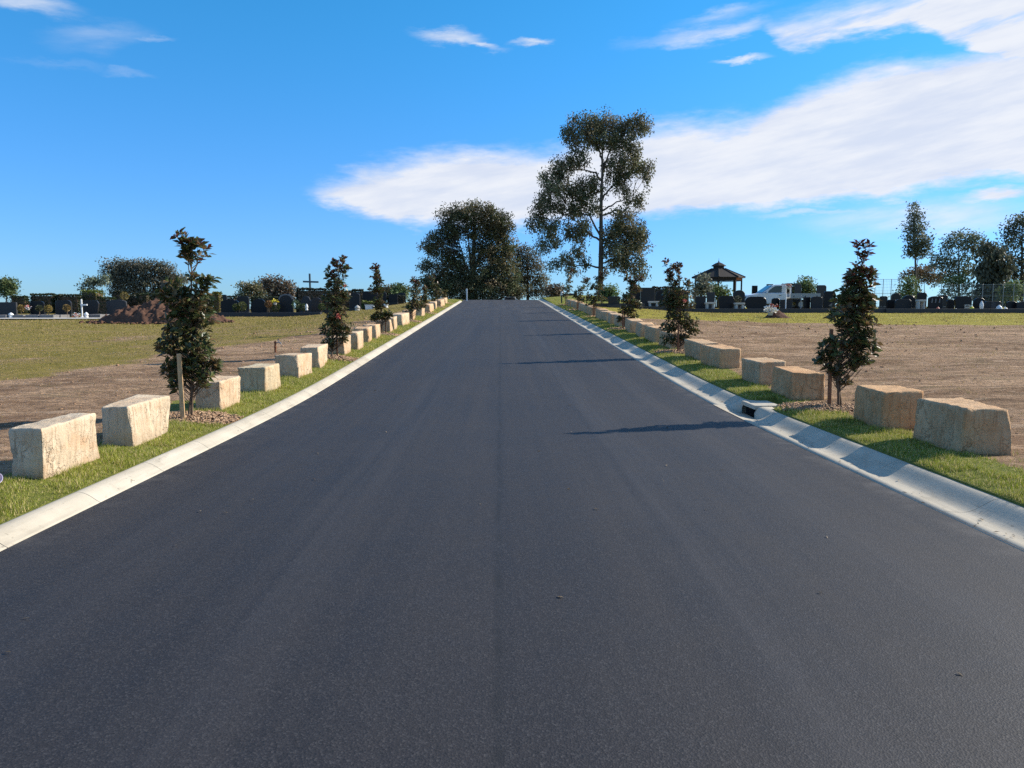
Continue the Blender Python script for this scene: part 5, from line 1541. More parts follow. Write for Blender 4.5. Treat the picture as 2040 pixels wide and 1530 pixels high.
GL, GR_ = 'dark headstones beyond the field with the soil heap', 'dark headstones beyond the bare soil field'
for a in [(-14, 33, 602, 632, 53, 'rect', 2, 'broad flat-topped blue-grey headstone below the pompom tree', GL),
          (62, 88, 600, 627, 54, 'soft', 0, 'dark headstone under the wide clipped hedge, second past the pompom tree', GL),
          (112, 142, 598, 629, 54, 'soft', 1, 'dark headstone under the dark hedge, short of the white grave cross', GL),
          (167, 197, 598, 628, 54, 'flare', 1, 'flared charcoal headstone just past the white grave cross', GL),
          (214, 252, 597, 627, 54.5, 'curve', 2, 'wide curved grey headstone half hidden by the soil heap', GL),
          (441, 476, 597, 627, 55, 'curve', 0, 'curved black headstone at the end of the soil heap', GL),
          (473, 496, 590, 620, 60, 'soft', 1, 'smaller rear headstone between the two curved black ones', GL),
          (501, 532, 595, 627, 55, 'shoulder', 0, 'shouldered black headstone before the brownish bush', GL),
          (556, 584, 585, 627, 55, 'arch', 1, 'tall arched headstone with pale moulding, by the yellow flowers', GL, 'arched'),
          (600, 621, 590, 625, 58, 'shoulder', 2, 'grey headstone below the big cross', GL),
          (621, 640, 593, 625, 55, 'curve', 3, 'brownish headstone just before the second sapling', GL),
          (648, 672, 588, 622, 57, 'curve', 1, 'headstone hidden behind the foliage of the second sapling', GL),
          (697, 717, 583, 616, 55, 'curve', 1, 'curved dark headstone above the small white urn', GL),
          (722, 752, 580, 606, 62, 'soft', 0, 'long low black headstone behind the bright planter hedge', GL),
          (752, 770, 582, 606, 63, 'soft', 1, 'dark headstone directly behind the third sapling', GL),
          (775, 792, 586, 606, 62, 'rect', 0, 'square black headstone just past the third sapling', GL),
          (793, 808, 583, 605, 64, 'curve', 1, 'last dark headstone before the fourth sapling', GL),
          (1210, 1236, 590, 616, 52, 'flare', 1, 'leaning-sided dark headstone between the third and fourth gutter saplings', GR_),
          (1276, 1304, 573, 615, 53, 'rect', 1, 'tall square charcoal headstone behind the third gutter sapling', GR_),
          (1255, 1276, 568, 610, 58, 'soft', 0, 'rear black headstone beside the tall square one', GR_),
          (1306, 1338, 580, 615, 54, 'soft', 0, 'black headstone behind the broad pink-shooted sapling', GR_),
          (1385, 1406, 590, 615, 53.5, 'rect', 1, 'square dark headstone before the first gazebo post', GR_),
          (1408, 1424, 582, 606, 58, 'rect', 2, 'narrow grey rear headstone under the gazebo', GR_),
          (1430, 1463, 589, 615, 53.5, 'flare', 0, 'wide flared black headstone under the middle of the gazebo', GR_),
          (1461, 1484, 578, 608, 58, 'arch', 1, 'arched dark headstone at the far gazebo post', GR_),
          (1484, 1527, 591, 614, 53.5, 'pill', 0, 'very wide pill-shaped black headstone below the pickup bonnet', GR_),
          (1537, 1553, 594, 612, 54, 'pill', 0, 'small black rounded headstone below the pickup door', GR_),
          (1554, 1578, 597, 616, 53.5, 'rect', 1, 'square charcoal headstone beside the white pole under the pickup', GR_),
          (1600, 1614, 592, 616, 54, 'rect', 0, 'narrow black headstone below the pickup tray', GR_),
          (1615, 1638, 591, 617, 53.5, 'soft', 1, 'charcoal headstone under the tail of the pickup tray', GR_),
          (1640, 1664, 580, 612, 57, 'soft', 0, 'black headstone peeping past the conical sapling towards the pickup', GR_),
          (1668, 1700, 588, 618, 54, 'curve', 0, 'black headstone behind the conical sapling', GR_),
          (1712, 1745, 584, 616, 56, 'soft', 1, 'dark headstone at the outer side of the conical sapling', GR_),
          (1766, 1786, 597, 619, 54.5, 'soft', 0, 'low black headstone next past the conical sapling', GR_),
          (1796, 1824, 588, 619, 57, 'arch', 0, 'arched black headstone with pale cap rising behind the low one', GR_),
          (1782, 1816, 596, 619, 53.5, 'soft', 1, 'low square-shouldered headstone in front of the arched one', GR_),
          (1848, 1878, 590, 623, 53.5, 'curve', 0, 'curved black headstone with carved pale figures', GR_, 'carving'),
          (1885, 1901, 597, 622, 54.5, 'soft', 1, 'small dark headstone tucked beside the plaque headstone', GR_),
          (1900, 1936, 590, 623, 53.5, 'flare', 0, 'large black headstone with a small white plaque', GR_, 'plaque'),
          (1938, 1962, 593, 620, 55, 'arch', 0, 'rounded black headstone behind the white statuette', GR_),
          (1960, 1994, 600, 622, 53.5, 'soft', 1, 'wide low headstone with a pale photo panel', GR_, 'photo'),
          (2004, 2024, 600, 624, 53.5, 'curve', 0, 'curved black headstone beside the white rounded marker', GR_),
          (2024, 2056, 601, 625, 53.2, 'curve', 1, 'dark headstone at the very edge of the picture', GR_)]:
    headstone(*a)
# a second, sparser rank farther back
for i, (px0, px1, py0, Y, st, mi, lab) in enumerate([
        (1120, 1142, 590, 74, 'rect', 1, 'far headstone by the green marker post'), (1345, 1372, 578, 62, 'rect', 2, 'far grey headstone between the broad sapling and gazebo'),
        (1497, 1509, 569, 70, 'rect', 0, 'far black slab over the pickup bonnet'), (1526, 1540, 566, 72, 'rect', 0, 'far black slab behind the pickup roof'),
        (1582, 1596, 566, 64, 'rect', 2, 'far grey headstone over the pickup tray front'), (1626, 1646, 568, 64, 'soft', 2, 'far grey headstone past the pickup tray tail'),
        (1752, 1768, 590, 62, 'soft', 1, 'far dark headstone below the tall wire fence'), (1775, 1794, 584, 63, 'curve', 1, 'far dark headstone under the fence posts'),
        (1826, 1846, 583, 62, 'soft', 0, 'far black headstone under the slender gum'), (1868, 1888, 588, 62, 'soft', 1, 'far dark headstone below the airy gum'),
        (436, 452, 587, 62, 'soft', 1, 'far headstone beside the narrow yellow hedge')]):
    headstone(px0, px1, py0, 612, Y, st, mi, lab, 'far headstones', None)

# grave surrounds, low plinths, pale pedestals
def slab_grave(px0, px1, Y, label, mat=M_SLAB, h=0.22, L=1.9):
    a, b = at(px0, 630, Y), at(px1, 630, Y)
    cx, w = (a[0] + b[0]) / 2, b[0] - a[0]
    t = empty('grave_surround', (cx, Y, gz(cx, Y)))
    tag(t, label, 'grave', 'low grave surrounds')
    for nm, c, s in (('side_kerb', (-w / 2 + 0.06, 0, h / 2 - 0.05), (0.12, L, h + 0.1)), ('side_kerb', (w / 2 - 0.06, 0, h / 2 - 0.05), (0.12, L, h + 0.1)), ('end_kerb', (0, -L / 2 + 0.06, h / 2 - 0.052), (w - 0.245, 0.12, h + 0.1))):
        mb = MB(); mb.box(c, s); mb.build(nm, mat, t, bevel=0.01, seg=1)
    mb = MB(); mb.box((0, 0.05, h * 0.35 - 0.05), (w - 0.25, L - 0.22, h * 0.7 + 0.1)); mb.build('cover_slab', M_PALE if mat is M_SLAB else mat, t, bevel=0.01, seg=1)

for a in [(2, 30, 51.6, 'low grave surround before the broad flat-topped headstone'), (40, 64, 51.8, 'low grave surround below the first golden ball shrub'), (68, 93, 51.8, 'low grave surround below the greenish ball shrub'),
          (95, 123, 51.8, 'low grave surround below the brightest golden ball shrub'), (186, 214, 52.6, 'pale grave surround at the toe of the soil heap')]:
    slab_grave(*a)

def plinth(px0, px1, py, Y, label, h=0.28, mat=M_GRANITE[2]):
    a, b = at(px0, py, Y), at(px1, py, Y)
    n = max(2, int((b[0] - a[0]) / 3.2))
    xs = np.linspace(a[0], b[0], n + 1)
    t = empty('headstone_plinth', ((a[0] + b[0]) / 2, Y, gz((a[0] + b[0]) / 2, Y)))
    tag(t, label, 'plinth')
    for i in range(n):
        c = (xs[i] + xs[i + 1]) / 2
        z = gz(c, Y)
        mb = MB(); mb.box((c - t.location[0], 0, z - t.location[2] + h / 2 - 0.15), (xs[i + 1] - xs[i] - 0.012, 0.55, h + 0.3)); mb.build('plinth_segment', mat, t, bevel=0.01, seg=1)

plinth(1186, 1760, 618, 52.6, 'long low dark plinth under the headstones below the pickup')
plinth(1762, 2070, 620, 52.4, 'low dark plinth under the headstones past the conical sapling')
plinth(436, 640, 626, 53.9, 'low dark plinth under the arched and curved headstones')
# pale path before the first graves
xs = np.linspace(at(-40, 636, 50)[0], at(205, 636, 50)[0], 24)
sheet('path', xs, np.array([49.2, 49.8, 50.4, 51.0]), lambda x, y: ground_z(x, y) + 0.07, M_PALE)

def pedestal(px0, px1, py0, Y, label, cat='bench', mat=M_PALE):
    a, b = at(px0, 612, Y), at(px1, py0, Y)
    cx, w = (a[0] + b[0]) / 2, b[0] - a[0]
    z = gz(cx, Y); h = b[2] - z
    t = empty('stone_bench', (cx, Y, z))
    tag(t, label, cat, 'pale stone benches among the graves')
    mb = MB(); mb.box((0, 0, h - 0.06), (w, 0.42, 0.12)); mb.build('seat', mat, t, bevel=0.012, seg=1)
    for s in (-1, 1):
        mb = MB(); mb.box((s * w * 0.32, 0, (h - 0.123) / 2 - 0.05), (w * 0.2, 0.34, h - 0.123 + 0.1)); mb.build('leg', mat, t, bevel=0.01, seg=1)
for a in [(1290, 1312, 600, 52.9, 'pale stone bench beside the tall square charcoal headstone'), (1405, 1424, 602, 52.9, 'pale stone bench between the square and flared headstones under the gazebo'),
          (1463, 1482, 603, 52.9, 'pale stone bench next to the pill-shaped headstone'), (1826, 1842, 597, 53, 'pale stone table with thin legs before the carved headstone')]:
    pedestal(*a)

def simple_thing(name, label, cat, loc, parts, group=None):
    t = empty(name, loc)
    tag(t, label, cat, group)
    for nm, mb, mat, bv in parts:
        mb.build(nm, mat, t, bevel=bv, seg=1)
    return t

def upright(px, py0, Y, wpx, label, name='white_pole', mat=M_WHITE, arm=None):
    b = at(px, py0, Y); z = gz(b[0], Y); h = b[2] - z; w = wpx * Y / F_PX
    m1 = MB(); m1.lathe([(w * 0.5, -0.1), (w * 0.5, h), (w * 0.3, h + 0.03)], n=8)
    m2 = MB(); m2.lathe([(w * 1.6, -0.05), (w * 1.6, 0.05), (w * 0.6, 0.09)], n=8)
    parts = [('pole', m1, mat, 0), ('foot', m2, mat, 0)]
    if arm:
        m3 = MB(); m3.box((arm * 0.35, 0, h * 0.72), (abs(arm), w * 0.8, w * 0.9)); parts.append(('arm', m3, mat, 0))
    return simple_thing(name, label, 'pole' if not arm else 'cross', (b[0], Y, z), parts)
upright(1566, 588, 53, 2.2, 'thin white pole before the square charcoal headstone')
upright(1596, 590, 53, 1.8, 'thin grey pole below the pickup tray', mat=M_GALV)
upright(162, 597, 52, 3.2, 'white grave cross with one short arm beside the flared headstone', 'white_cross', arm=0.42)

# small white things on the graves
def blobby(px, py, Y, r, mat, label, name, cat, sz=1.0):
    c = at(px, py, Y); z = gz(c[0], Y)
    m1 = MB(); m1.lathe([(r * 0.6, -0.02), (r * 0.75, r * 0.2), (r, r * 0.8 * sz), (r * 0.8, r * 1.4 * sz), (r * 0.35, r * 1.9 * sz), (r * 0.12, r * 2.1 * sz)], n=10)
    m2 = MB(); m2.lathe([(r * 0.9, -0.10), (r * 0.9, -0.02), (r * 0.7, 0.0)], n=10)
    zz = max(c[2], z + 0.10)
    simple_thing(name, label, cat, (c[0], Y, zz), [('body', m1, mat, 0), ('foot', m2, mat, 0)])
for px, py, Y, r, mat, lab, nm, cat, sz in [
        (611, 615, 53.6, 0.10, M_WHITE, 'white grave lantern between two small shrubs', 'grave_lantern', 'lantern', 1.6), (1955, 616, 53.0, 0.13, M_WHITE, 'tall white statuette between two black headstones', 'statuette', 'statue', 2.1),
        (1990, 621, 52.9, 0.20, M_WHITE, 'white rounded marker beside the photo headstone', 'round_marker', 'marker', 1.0), (1904, 621, 52.9, 0.13, M_WHITE, 'small white bowl before the plaque headstone', 'flower_bowl', 'bowl', 0.7),
        (1936, 618, 53.0, 0.14, M_YELLOW, 'yellow flower pot beside the plaque headstone', 'flower_pot', 'flower pot', 0.9), (22, 630, 50.9, 0.16, M_WHITE, 'white stone ornament on the grave before the broad headstone', 'ornament', 'ornament', 0.7),
        (172, 630, 51.2, 0.14, M_WHITE, 'white urn at the foot of the white grave cross', 'urn', 'urn', 0.9), (712, 617, 53.0, 0.19, M_PALE, 'pale urn below the curved dark headstone', 'urn', 'urn', 0.7),
        (769, 614, 53.5, 0.16, M_WHITE, 'white urn just behind the third sapling', 'urn', 'urn', 0.7), (2003, 620, 53.0, 0.14, M_CREAM, 'cream ornament next to the white rounded marker', 'ornament', 'ornament', 0.9),
        (1868, 620, 52.9, 0.13, M_PINK, 'small pink ornament before the carved headstone', 'ornament', 'ornament', 1.1)]:
    blobby(px, py, Y, r, mat, lab, nm, cat, sz)

def bouquet(px, py, Y, r, mats, label, n=26):
    c = at(px, py, Y); z = max(gz(c[0], Y) + r * 0.3, c[2])
    t = empty('flowers', (c[0], Y, z))
    tag(t, label, 'flowers', 'grave flowers')
    for mt in mats:
        u = rand_unit(n); u[:, 2] = np.abs(u[:, 2])
        V, F = leaves_np(u * r * RNG.uniform(0.4, 1, (n, 1)), rand_unit(n) + u, np.full(n, r * 0.45), np.full(n, r * 0.2), 0.3)
        mesh_obj('petals', V, F, mt, t)['kind'] = 'stuff'
    mb = MB(); mb.lathe([(r * 0.35, -r * 0.6), (r * 0.5, -r * 0.05), (r * 0.3, 0.0)], n=8); mb.build('pot', M_PALE, t)
bouquet(152, 630, 51, 0.22, [M_PINK, M_CREAM], 'pink and white flowers at the foot of the white grave cross')
bouquet(548, 603, 54.0, 0.24, [M_YELLOW], 'bright yellow flowers beside the arched headstone')
bouquet(56, 614, 52, 0.20, [M_PINK, M_CREAM], 'pink flowers between golden and greenish ball shrubs')
bouquet(1571, 572, 59, 0.26, [M_PINK, M_CREAM], 'pink and white flowers showing over the front of the pickup tray')
# white planter under the bright hedge
c0, c1 = at(729, 617, 53.6), at(746, 611, 53.6)
mb = MB(); mb.box((0, 0, 0.10), (c1[0] - c0[0], 0.5, 0.34), tap=1.05)
mb2 = MB(); mb2.box((0, 0, 0.285), (c1[0] - c0[0] + 0.08, 0.56, 0.04))
simple_thing('planter', 'white planter box below the bright hedge', 'planter', ((c0[0] + c1[0]) / 2, 53.6, gz((c0[0] + c1[0]) / 2, 53.6)), [('box', mb, M_WHITE, 0.01), ('rim', mb2, M_WHITE, 0.005)])

# the big standing cross
c = at(619, 600, 70)
z = gz(c[0], 70)
zt, za = at(619, 545, 70)[2] - z, at(619, 561.5, 70)[2] - z
m1 = MB(); m1.box((0, 0, zt / 2 - 0.1), (0.15, 0.13, zt + 0.2))
m2 = MB(); m2.box((0, -0.13, za), (1.36, 0.10, 0.15))
t = simple_thing('standing_cross', 'big blue-grey timber cross standing above the dark hedge', 'cross', (c[0], 70, z), [('post', m1, M_CROSS, 0.008), ('crossbar', m2, M_CROSS, 0.008)])
t.children[1].rotation_euler = (0, -0.04, 0)
t.rotation_euler = (0, 0.03, 0)

# ------------------------------------------------------------------ mounds of earth
def mound(px0, px1, Y, h, deep, seed, mat, label, name='soil_heap', cat='soil heap', nx=130, ny=70, skew=0.0):
    a, b = at(px0, 630, Y), at(px1, 630, Y)
    cx, w = (a[0] + b[0]) / 2, b[0] - a[0]
    u, v = np.meshgrid(np.linspace(-1.12, 1.12, nx), np.linspace(-1.12, 1.12, ny))
    u, v = u.ravel(), v.ravel()
    x, y = cx + u * w / 2, Y + v * deep / 2
    p = np.stack([x, y, 0 * x], 1)
    n1 = fbm(p * 0.9, seed, 4); n2 = fbm(p * 3.2, seed + 5, 3)
    rr = np.hypot(u, v * 1.0) + 0.22 * n1
    prof = np.clip(1 - rr, 0, 1) ** 0.75
    hh = h * prof * (1 + 0.55 * n1 + skew * u) + 0.20 * h * n2 * np.clip(prof * 4, 0, 1) + 0.12 * h * fbm(p * 9, seed + 8, 2) * np.clip(prof * 4, 0, 1)
    z = ground_z(x, y) - 0.03 + np.where(rr < 1, np.maximum(hh, 0), -0.05)
    i = np.arange(ny - 1)[:, None] * nx
    j = np.arange(nx - 1)[None, :]
    F = np.stack([i + j, i + j + 1, i + nx + j + 1, i + nx + j], -1).reshape(-1, 4)
    ok = (rr[F] < 1.05).any(1)
    z0 = gz(cx, Y)
    o = mesh_obj(name, np.stack([x - cx, y - Y, z - z0], 1), F[ok], mat)
    o.location = (cx, Y, z0)
    tag(o, label, cat)
mound(196, 446, 45.5, 1.45, 4.6, 5, M_SOIL, 'large heap of dug red-brown soil on the lawn behind the tall sapling')
mound(1524, 1574, 44.5, 0.42, 1.6, 9, M_SOIL, 'small mound of soil with flowers on the yellow lawn', 'grave_mound', 'soil mound', 26, 18, -0.5)
n = 420
aa = RNG.uniform(0, 6.283, n); rr = 1.0 + RNG.normal(0, 0.12, n)
c = at(320, 630, 45.5)
x, y = c[0] + rr * np.cos(aa) * 3.55, 45.5 + rr * np.sin(aa) * 2.3
chips('heap_clods', x, y, ground_z(x, y) + 0.03, RNG.uniform(0.03, 0.10, n), M_SOIL, 'loose clods round the foot of the large soil heap', 'soil', flat=0.8)
bouquet(1535, 621, 44.1, 0.34, [M_CREAM, M_CREAM], 'white flowers heaped on the small soil mound', 40)
bouquet(1541, 614, 44.5, 0.26, [M_PINK, plain('faded_petal', (0.22, 0.10, 0.08), 0.7, 0.3)], 'faded reddish flowers behind the white ones on the soil mound', 26)

# ------------------------------------------------------------------ gazebo
def gazebo():
    Y = 69
    c = at(1430, 600, Y)
    z0 = gz(c[0], Y)
    t = empty('gazebo', (c[0], Y, z0), rad(22.5 + 8))
    tag(t, 'octagonal timber gazebo with cupola and brown shingle roof', 'gazebo')
    zr = lambda py: float(at(1430, py, Y)[2] - z0)
    ze, zc, zce, zap, zf = zr(553), zr(535), zr(530), zr(522), zr(514)
    re, rc = 2.26, 0.52
    P = lambda r, i, z: (r * math.cos(i * math.pi / 4), r * math.sin(i * math.pi / 4), z)
    for i in range(8):
        mb = MB()
        A, B, C, D = P(re, i, ze), P(re, i + 1, ze), P(rc, i + 1, zc), P(rc, i, zc)
        lo = lambda q: (q[0], q[1], q[2] - 0.06)
        mb.add([A, B, C, D, lo(A), lo(B), lo(C), lo(D)], [(0, 1, 2, 3), (7, 6, 5, 4), (0, 4, 5, 1), (1, 5, 6, 2), (2, 6, 7, 3), (3, 7, 4, 0)])
        pn = mb.build('roof_panel', M_ROOF, t)
        mb = MB(); mb.tube([P(re + 0.02, i, ze + 0.03), P(rc, i, zc + 0.03)], [0.045, 0.04], 6); mb.build('hip_ridge', M_ROOF, pn)
        mb = MB(); q = P(1.95, i, 0); mb.box((q[0], q[1], (ze - 0.05) / 2 - 0.06), (0.13, 0.13, ze + 0.02), i * math.pi / 4); mb.build('post', M_TIMBER, t, bevel=0.008, seg=1)
        a, b = np.array(P(1.95, i, 0)), np.array(P(1.95, i + 1, 0))
        m = (a + b) / 2
        ang = math.atan2(b[1] - a[1], b[0] - a[0])
        L = float(np.linalg.norm(b - a))
        mb = MB(); mb.box((m[0], m[1], ze - 0.16), (L - 0.14, 0.07, 0.20), ang); mb.build('fascia', M_LITBOARD if i in (6,) else M_TIMBER, t)
        mb = MB(); mb.box((m[0], m[1], ze - 0.30), (L - 0.14, 0.04, 0.05), ang)
        mb.build('frieze_rail', M_TIMBER, t)
        for k in range(7):
            f = (k + 0.5) / 7
            q = a + (b - a) * (0.06 + 0.88 * f)
            mb = MB(); mb.box((q[0], q[1], ze - 0.268), (0.03, 0.03, 0.022), ang); mb.build('frieze_block', M_TIMBER, t)
        if i not in (5,):
            mb = MB(); mb.box((m[0], m[1], 0.92), (L - 0.14, 0.07, 0.07), ang); rl = mb.build('balustrade_rail', M_TIMBER, t)
            for k in range(8):
                f = (k + 0.5) / 8
                q = a + (b - a) * (0.07 + 0.86 * f)
                mb = MB(); mb.box((q[0], q[1], 0.50), (0.04, 0.04, 0.77), ang); mb.build('baluster', M_TIMBER, rl)
    mb = MB(); mb.lathe([(0.46, zc - 0.05), (0.46, zce)], n=8); cp = mb.build('cupola', M_TIMBER, t)
    mb = MB(); mb.lathe([(0.64, zce - 0.02), (0.60, zce + 0.05), (0.30, (zce + zap) / 2 + 0.06), (0.03, zap)], n=8); mb.build('cupola_roof', M_ROOF, cp)
    mb = MB(); mb.lathe([(0.035, zap - 0.02), (0.06, zap + 0.06), (0.02, zap + 0.12), (0.008, zf)], n=8); mb.build('finial', M_DARKM, t)
    mb = MB(); mb.lathe([(2.1, -0.25), (2.1, 0.12)], n=8); mb.build('floor_deck', M_TIMBER, t)
gazebo()

# ------------------------------------------------------------------ vehicles
def wheel(t, x, y, r, w, face):
    mb = MB()
    n = 20
    prof = [(r * 0.62, -w / 2), (r * 0.95, -w / 2), (r, -w * 0.35), (r, w * 0.35), (r * 0.95, w / 2), (r * 0.62, w / 2)]
    V = []
    for rr, yy in prof:
        for i in range(n):
            a = 2 * math.pi * i / n
            V.append((x + rr * math.cos(a), y + yy, r + rr * math.sin(a)))
    k = len(prof)
    F = [(j * n + i, j * n + (i + 1) % n, ((j + 1) % k) * n + (i + 1) % n, ((j + 1) % k) * n + i) for j in range(k) for i in range(n)]
    mb.add(V, F)
    wh = mb.build('wheel', M_RUBBER, t, sm=True)
    mb = MB()
    V = [(x + r * 0.61 * math.cos(2 * math.pi * i / n), y + face * w * 0.30, r + r * 0.61 * math.sin(2 * math.pi * i / n)) for i in range(n)]
    V2 = [(v[0], y + face * w * 0.1, v[2]) for v in V]
    mb.add(V + V2, [tuple(range(n)), tuple(range(2 * n - 1, n - 1, -1))] + [(i, (i + 1) % n, n + (i + 1) % n, n + i) for i in range(n)])
    mb.build('rim', M_ALU, wh)

def side_panel(t, name, pts, y, th, mat, parent=None, bevel=0.0):
    mb = MB(); mb.prism(pts, y - th / 2, y + th / 2); return mb.build(name, mat, parent or t, bevel=bevel, seg=1)

def pickup():
    Y = 59.5
    a, b = at(1485, 600, Y), at(1634, 600, Y)
    L = b[0] - a[0]
    z0 = gz(a[0] + L / 2, Y + 0.9)
    t = empty('pickup_truck', (a[0], Y + 0.9, z0))
    tag(t, 'white single-cab pickup with aluminium tray parked behind the headstones', 'pickup')
    k = L / 5.4
    S = lambda P: [(x * k, z * 1.06) for x, z in P]
    W = 0.88
    body = S([(0.02, 0.42), (0.0, 0.62), (0.04, 0.92), (0.22, 1.02), (1.18, 1.16), (1.30, 1.17), (2.98, 1.17), (3.02, 0.44), (2.72, 0.40), (1.55, 0.40), (1.36, 0.46), (1.30, 0.70), (1.12, 0.86), (0.88, 0.90), (0.64, 0.84), (0.48, 0.66), (0.42, 0.42)])
    side_panel(t, 'body', body, 0, 2 * W, M_CARWHITE, bevel=0.03)
    cabin = S([(1.22, 1.172), (1.98, 1.70), (2.20, 1.76), (2.85, 1.77), (2.97, 1.70), (2.99, 1.172)])
    cb = side_panel(t, 'cabin', cabin, 0, 2 * W - 0.16, M_CARWHITE, bevel=0.04)
    win = S([(1.52, 1.20), (2.04, 1.60), (2.20, 1.66), (2.62, 1.66), (2.62, 1.20)])
    for s in (-1, 1):
        side_panel(t, 'side_window', win, s * (W - 0.08), 0.02, M_GLASS, cb)
        side_panel(t, 'door', S([(1.50, 0.50), (1.50, 1.14), (2.66, 1.14), (2.66, 0.50)]), s * (W + 0.002), 0.012, M_CARWHITE, bevel=0.004)
        side_panel(t, 'door_handle', S([(2.40, 0.98), (2.40, 1.01), (2.58, 1.01), (2.58, 0.98)]), s * (W + 0.02), 0.03, M_DARKM)
        mb = MB(); mb.box((1.52 * k, s * (W + 0.13), 1.30), (0.10, 0.18, 0.20)); mb.build('mirror', M_CARWHITE if s < 0 else M_CARWHITE, t, bevel=0.02)
        mb = MB(); mb.box((0.10 * k, s * (W - 0.16), 0.90), (0.16, 0.30, 0.16)); mb.build('headlight', M_GLASS, t, bevel=0.02)
        wheel(t, 0.89 * k, s * (W - 0.10), 0.38, 0.25, s)
        wheel(t, 4.05 * k, s * (W - 0.10), 0.38, 0.25, s)
    mb = MB()
    p, q = S([(1.27, 1.21), (1.99, 1.715)])
    n = np.array([-(q[1] - p[1]), 0, q[0] - p[0]]); n = n / np.linalg.norm(n) * 0.018
    V = []
    for (x, z), y in ((p, -W + 0.16), (p, W - 0.16), (q, W - 0.22), (q, -W + 0.22)):
        V.append((x + n[0], y, z + n[2]))
    V2 = [(v[0] - n[0] * 1.6, v[1], v[2] - n[2] * 1.6) for v in V]
    mb.add(V + V2, [(0, 1, 2, 3), (7, 6, 5, 4), (0, 4, 5, 1), (1, 5, 6, 2), (2, 6, 7, 3), (3, 7, 4, 0)])
    mb.build('windscreen', M_GLASS, cb)
    # the dark gap behind the cab, headboard, tray and drop sides
    mb = MB(); mb.box((4.2 * k, 0, 0.62), (2.5 * k, 0.8, 0.16)); mb.build('chassis', M_DARKM, t)
    x0, x1 = 3.22 * k, 5.4 * k
    mb = MB(); mb.box(((x0 + x1) / 2, 0, 0.88), (x1 - x0, 1.86, 0.10)); tr = mb.build('tray', M_ALU, t, bevel=0.01)
    for s in (-1, 1):
        mb = MB(); mb.box(((x0 + x1) / 2, s * 0.915, 1.075), (x1 - x0, 0.03, 0.28)); mb.build('drop_side', M_ALU, tr)
        mb = MB(); mb.box((x0 + 0.04, s * 0.85, 1.40), (0.09, 0.09, 0.93)); mb.build('headboard_post', M_CARWHITE, tr)
        for f in (0.12, 0.5, 0.88):
            mb = MB(); mb.box((x0 + (x1 - x0) * f, s * 0.94, 0.98), (0.06, 0.02, 0.12)); mb.build('latch', M_DARKM, tr)
    mb = MB(); mb.box((x1 - 0.015, 0, 1.075), (0.03, 1.79, 0.28)); mb.build('tail_board', M_ALU, tr)
    for z in (1.25, 1.80):
        mb = MB(); mb.box((x0 + 0.04, 0, z), (0.05, 1.60, 0.05)); mb.build('headboard_rail', M_DARKM, tr)
    mb = MB(); mb.box((0.02, 0, 0.56), (0.18, 1.6, 0.22)); mb.build('bumper', M_CARWHITE, t, bevel=0.03)
    mb = MB(); mb.box((0.03, 0, 0.80), (0.10, 0.9, 0.16)); mb.build('grille', M_DARKM, t, bevel=0.02)
pickup()

def car():
    Y = 103
    c = at(1016, 600, Y)
    z0 = float(road_z(Y))
    t = empty('oncoming_car', (c[0], Y, z0))
    tag(t, 'silver car just beyond the crest with only its roof and windscreen showing', 'car')
    def loft(name, prof, hw, mat, parent=None, bevel=0.04):
        mb = MB(); mb.prism(prof, -hw, hw, axis='x'); return mb.build(name, mat, parent or t, bevel=bevel)
    b = loft('body', [(-2.2, 0.35), (-2.25, 0.62), (-2.1, 0.82), (-1.1, 0.97), (1.9, 1.0), (2.2, 0.9), (2.2, 0.35)], 0.88, M_SILVER)
    cb = loft('cabin', [(-1.05, 0.972), (-0.35, 1.42), (0.2, 1.47), (1.2, 1.45), (1.85, 1.002)], 0.76, M_SILVER)
    mb = MB()
    mb.add([(-0.68, -1.02, 1.01), (0.68, -1.02, 1.01), (0.60, -0.44, 1.385), (-0.60, -0.44, 1.385), (-0.68, -0.98, 0.99), (0.68, -0.98, 0.99), (0.60, -0.40, 1.36), (-0.60, -0.40, 1.36)],
           [(0, 1, 2, 3), (7, 6, 5, 4), (0, 4, 5, 1), (1, 5, 6, 2), (2, 6, 7, 3), (3, 7, 4, 0)])
    mb.build('windscreen', M_GLASS, cb)
    for s in (-1, 1):
        mb = MB(); mb.prism([(-0.72, 1.03), (-0.28, 1.36), (1.1, 1.36), (1.5, 1.03)], s * 0.765 - 0.01, s * 0.765 + 0.01, axis='x'); mb.build('side_window', M_GLASS, cb)
        mb = MB(); mb.box((s * 0.62, -2.2, 0.70), (0.36, 0.1, 0.14)); mb.build('headlight', M_WHITE, t, bevel=0.02)
        mb = MB(); mb.box((s * 0.96, -0.85, 1.03), (0.18, 0.1, 0.12)); mb.build('mirror', M_SILVER, t, bevel=0.02)
        for yy in (-1.4, 1.4):
            mb = MB()
            V = []
            n = 18
            for xx, r in ((-0.1, 0.28), (-0.1, 0.32), (0.1, 0.32), (0.1, 0.28)):
                for i in range(n):
                    a = 2 * math.pi * i / n
                    V.append((s * 0.80 + xx, yy + r * math.cos(a), 0.32 + r * math.sin(a)))
            F = [(j * n + i, j * n + (i + 1) % n, (j + 1) * n + (i + 1) % n, (j + 1) * n + i) for j in range(3) for i in range(n)] + [tuple(range(n)), tuple(range(3 * n, 4 * n))]
            mb.add(V, F); mb.build('wheel', M_RUBBER, t)
car()

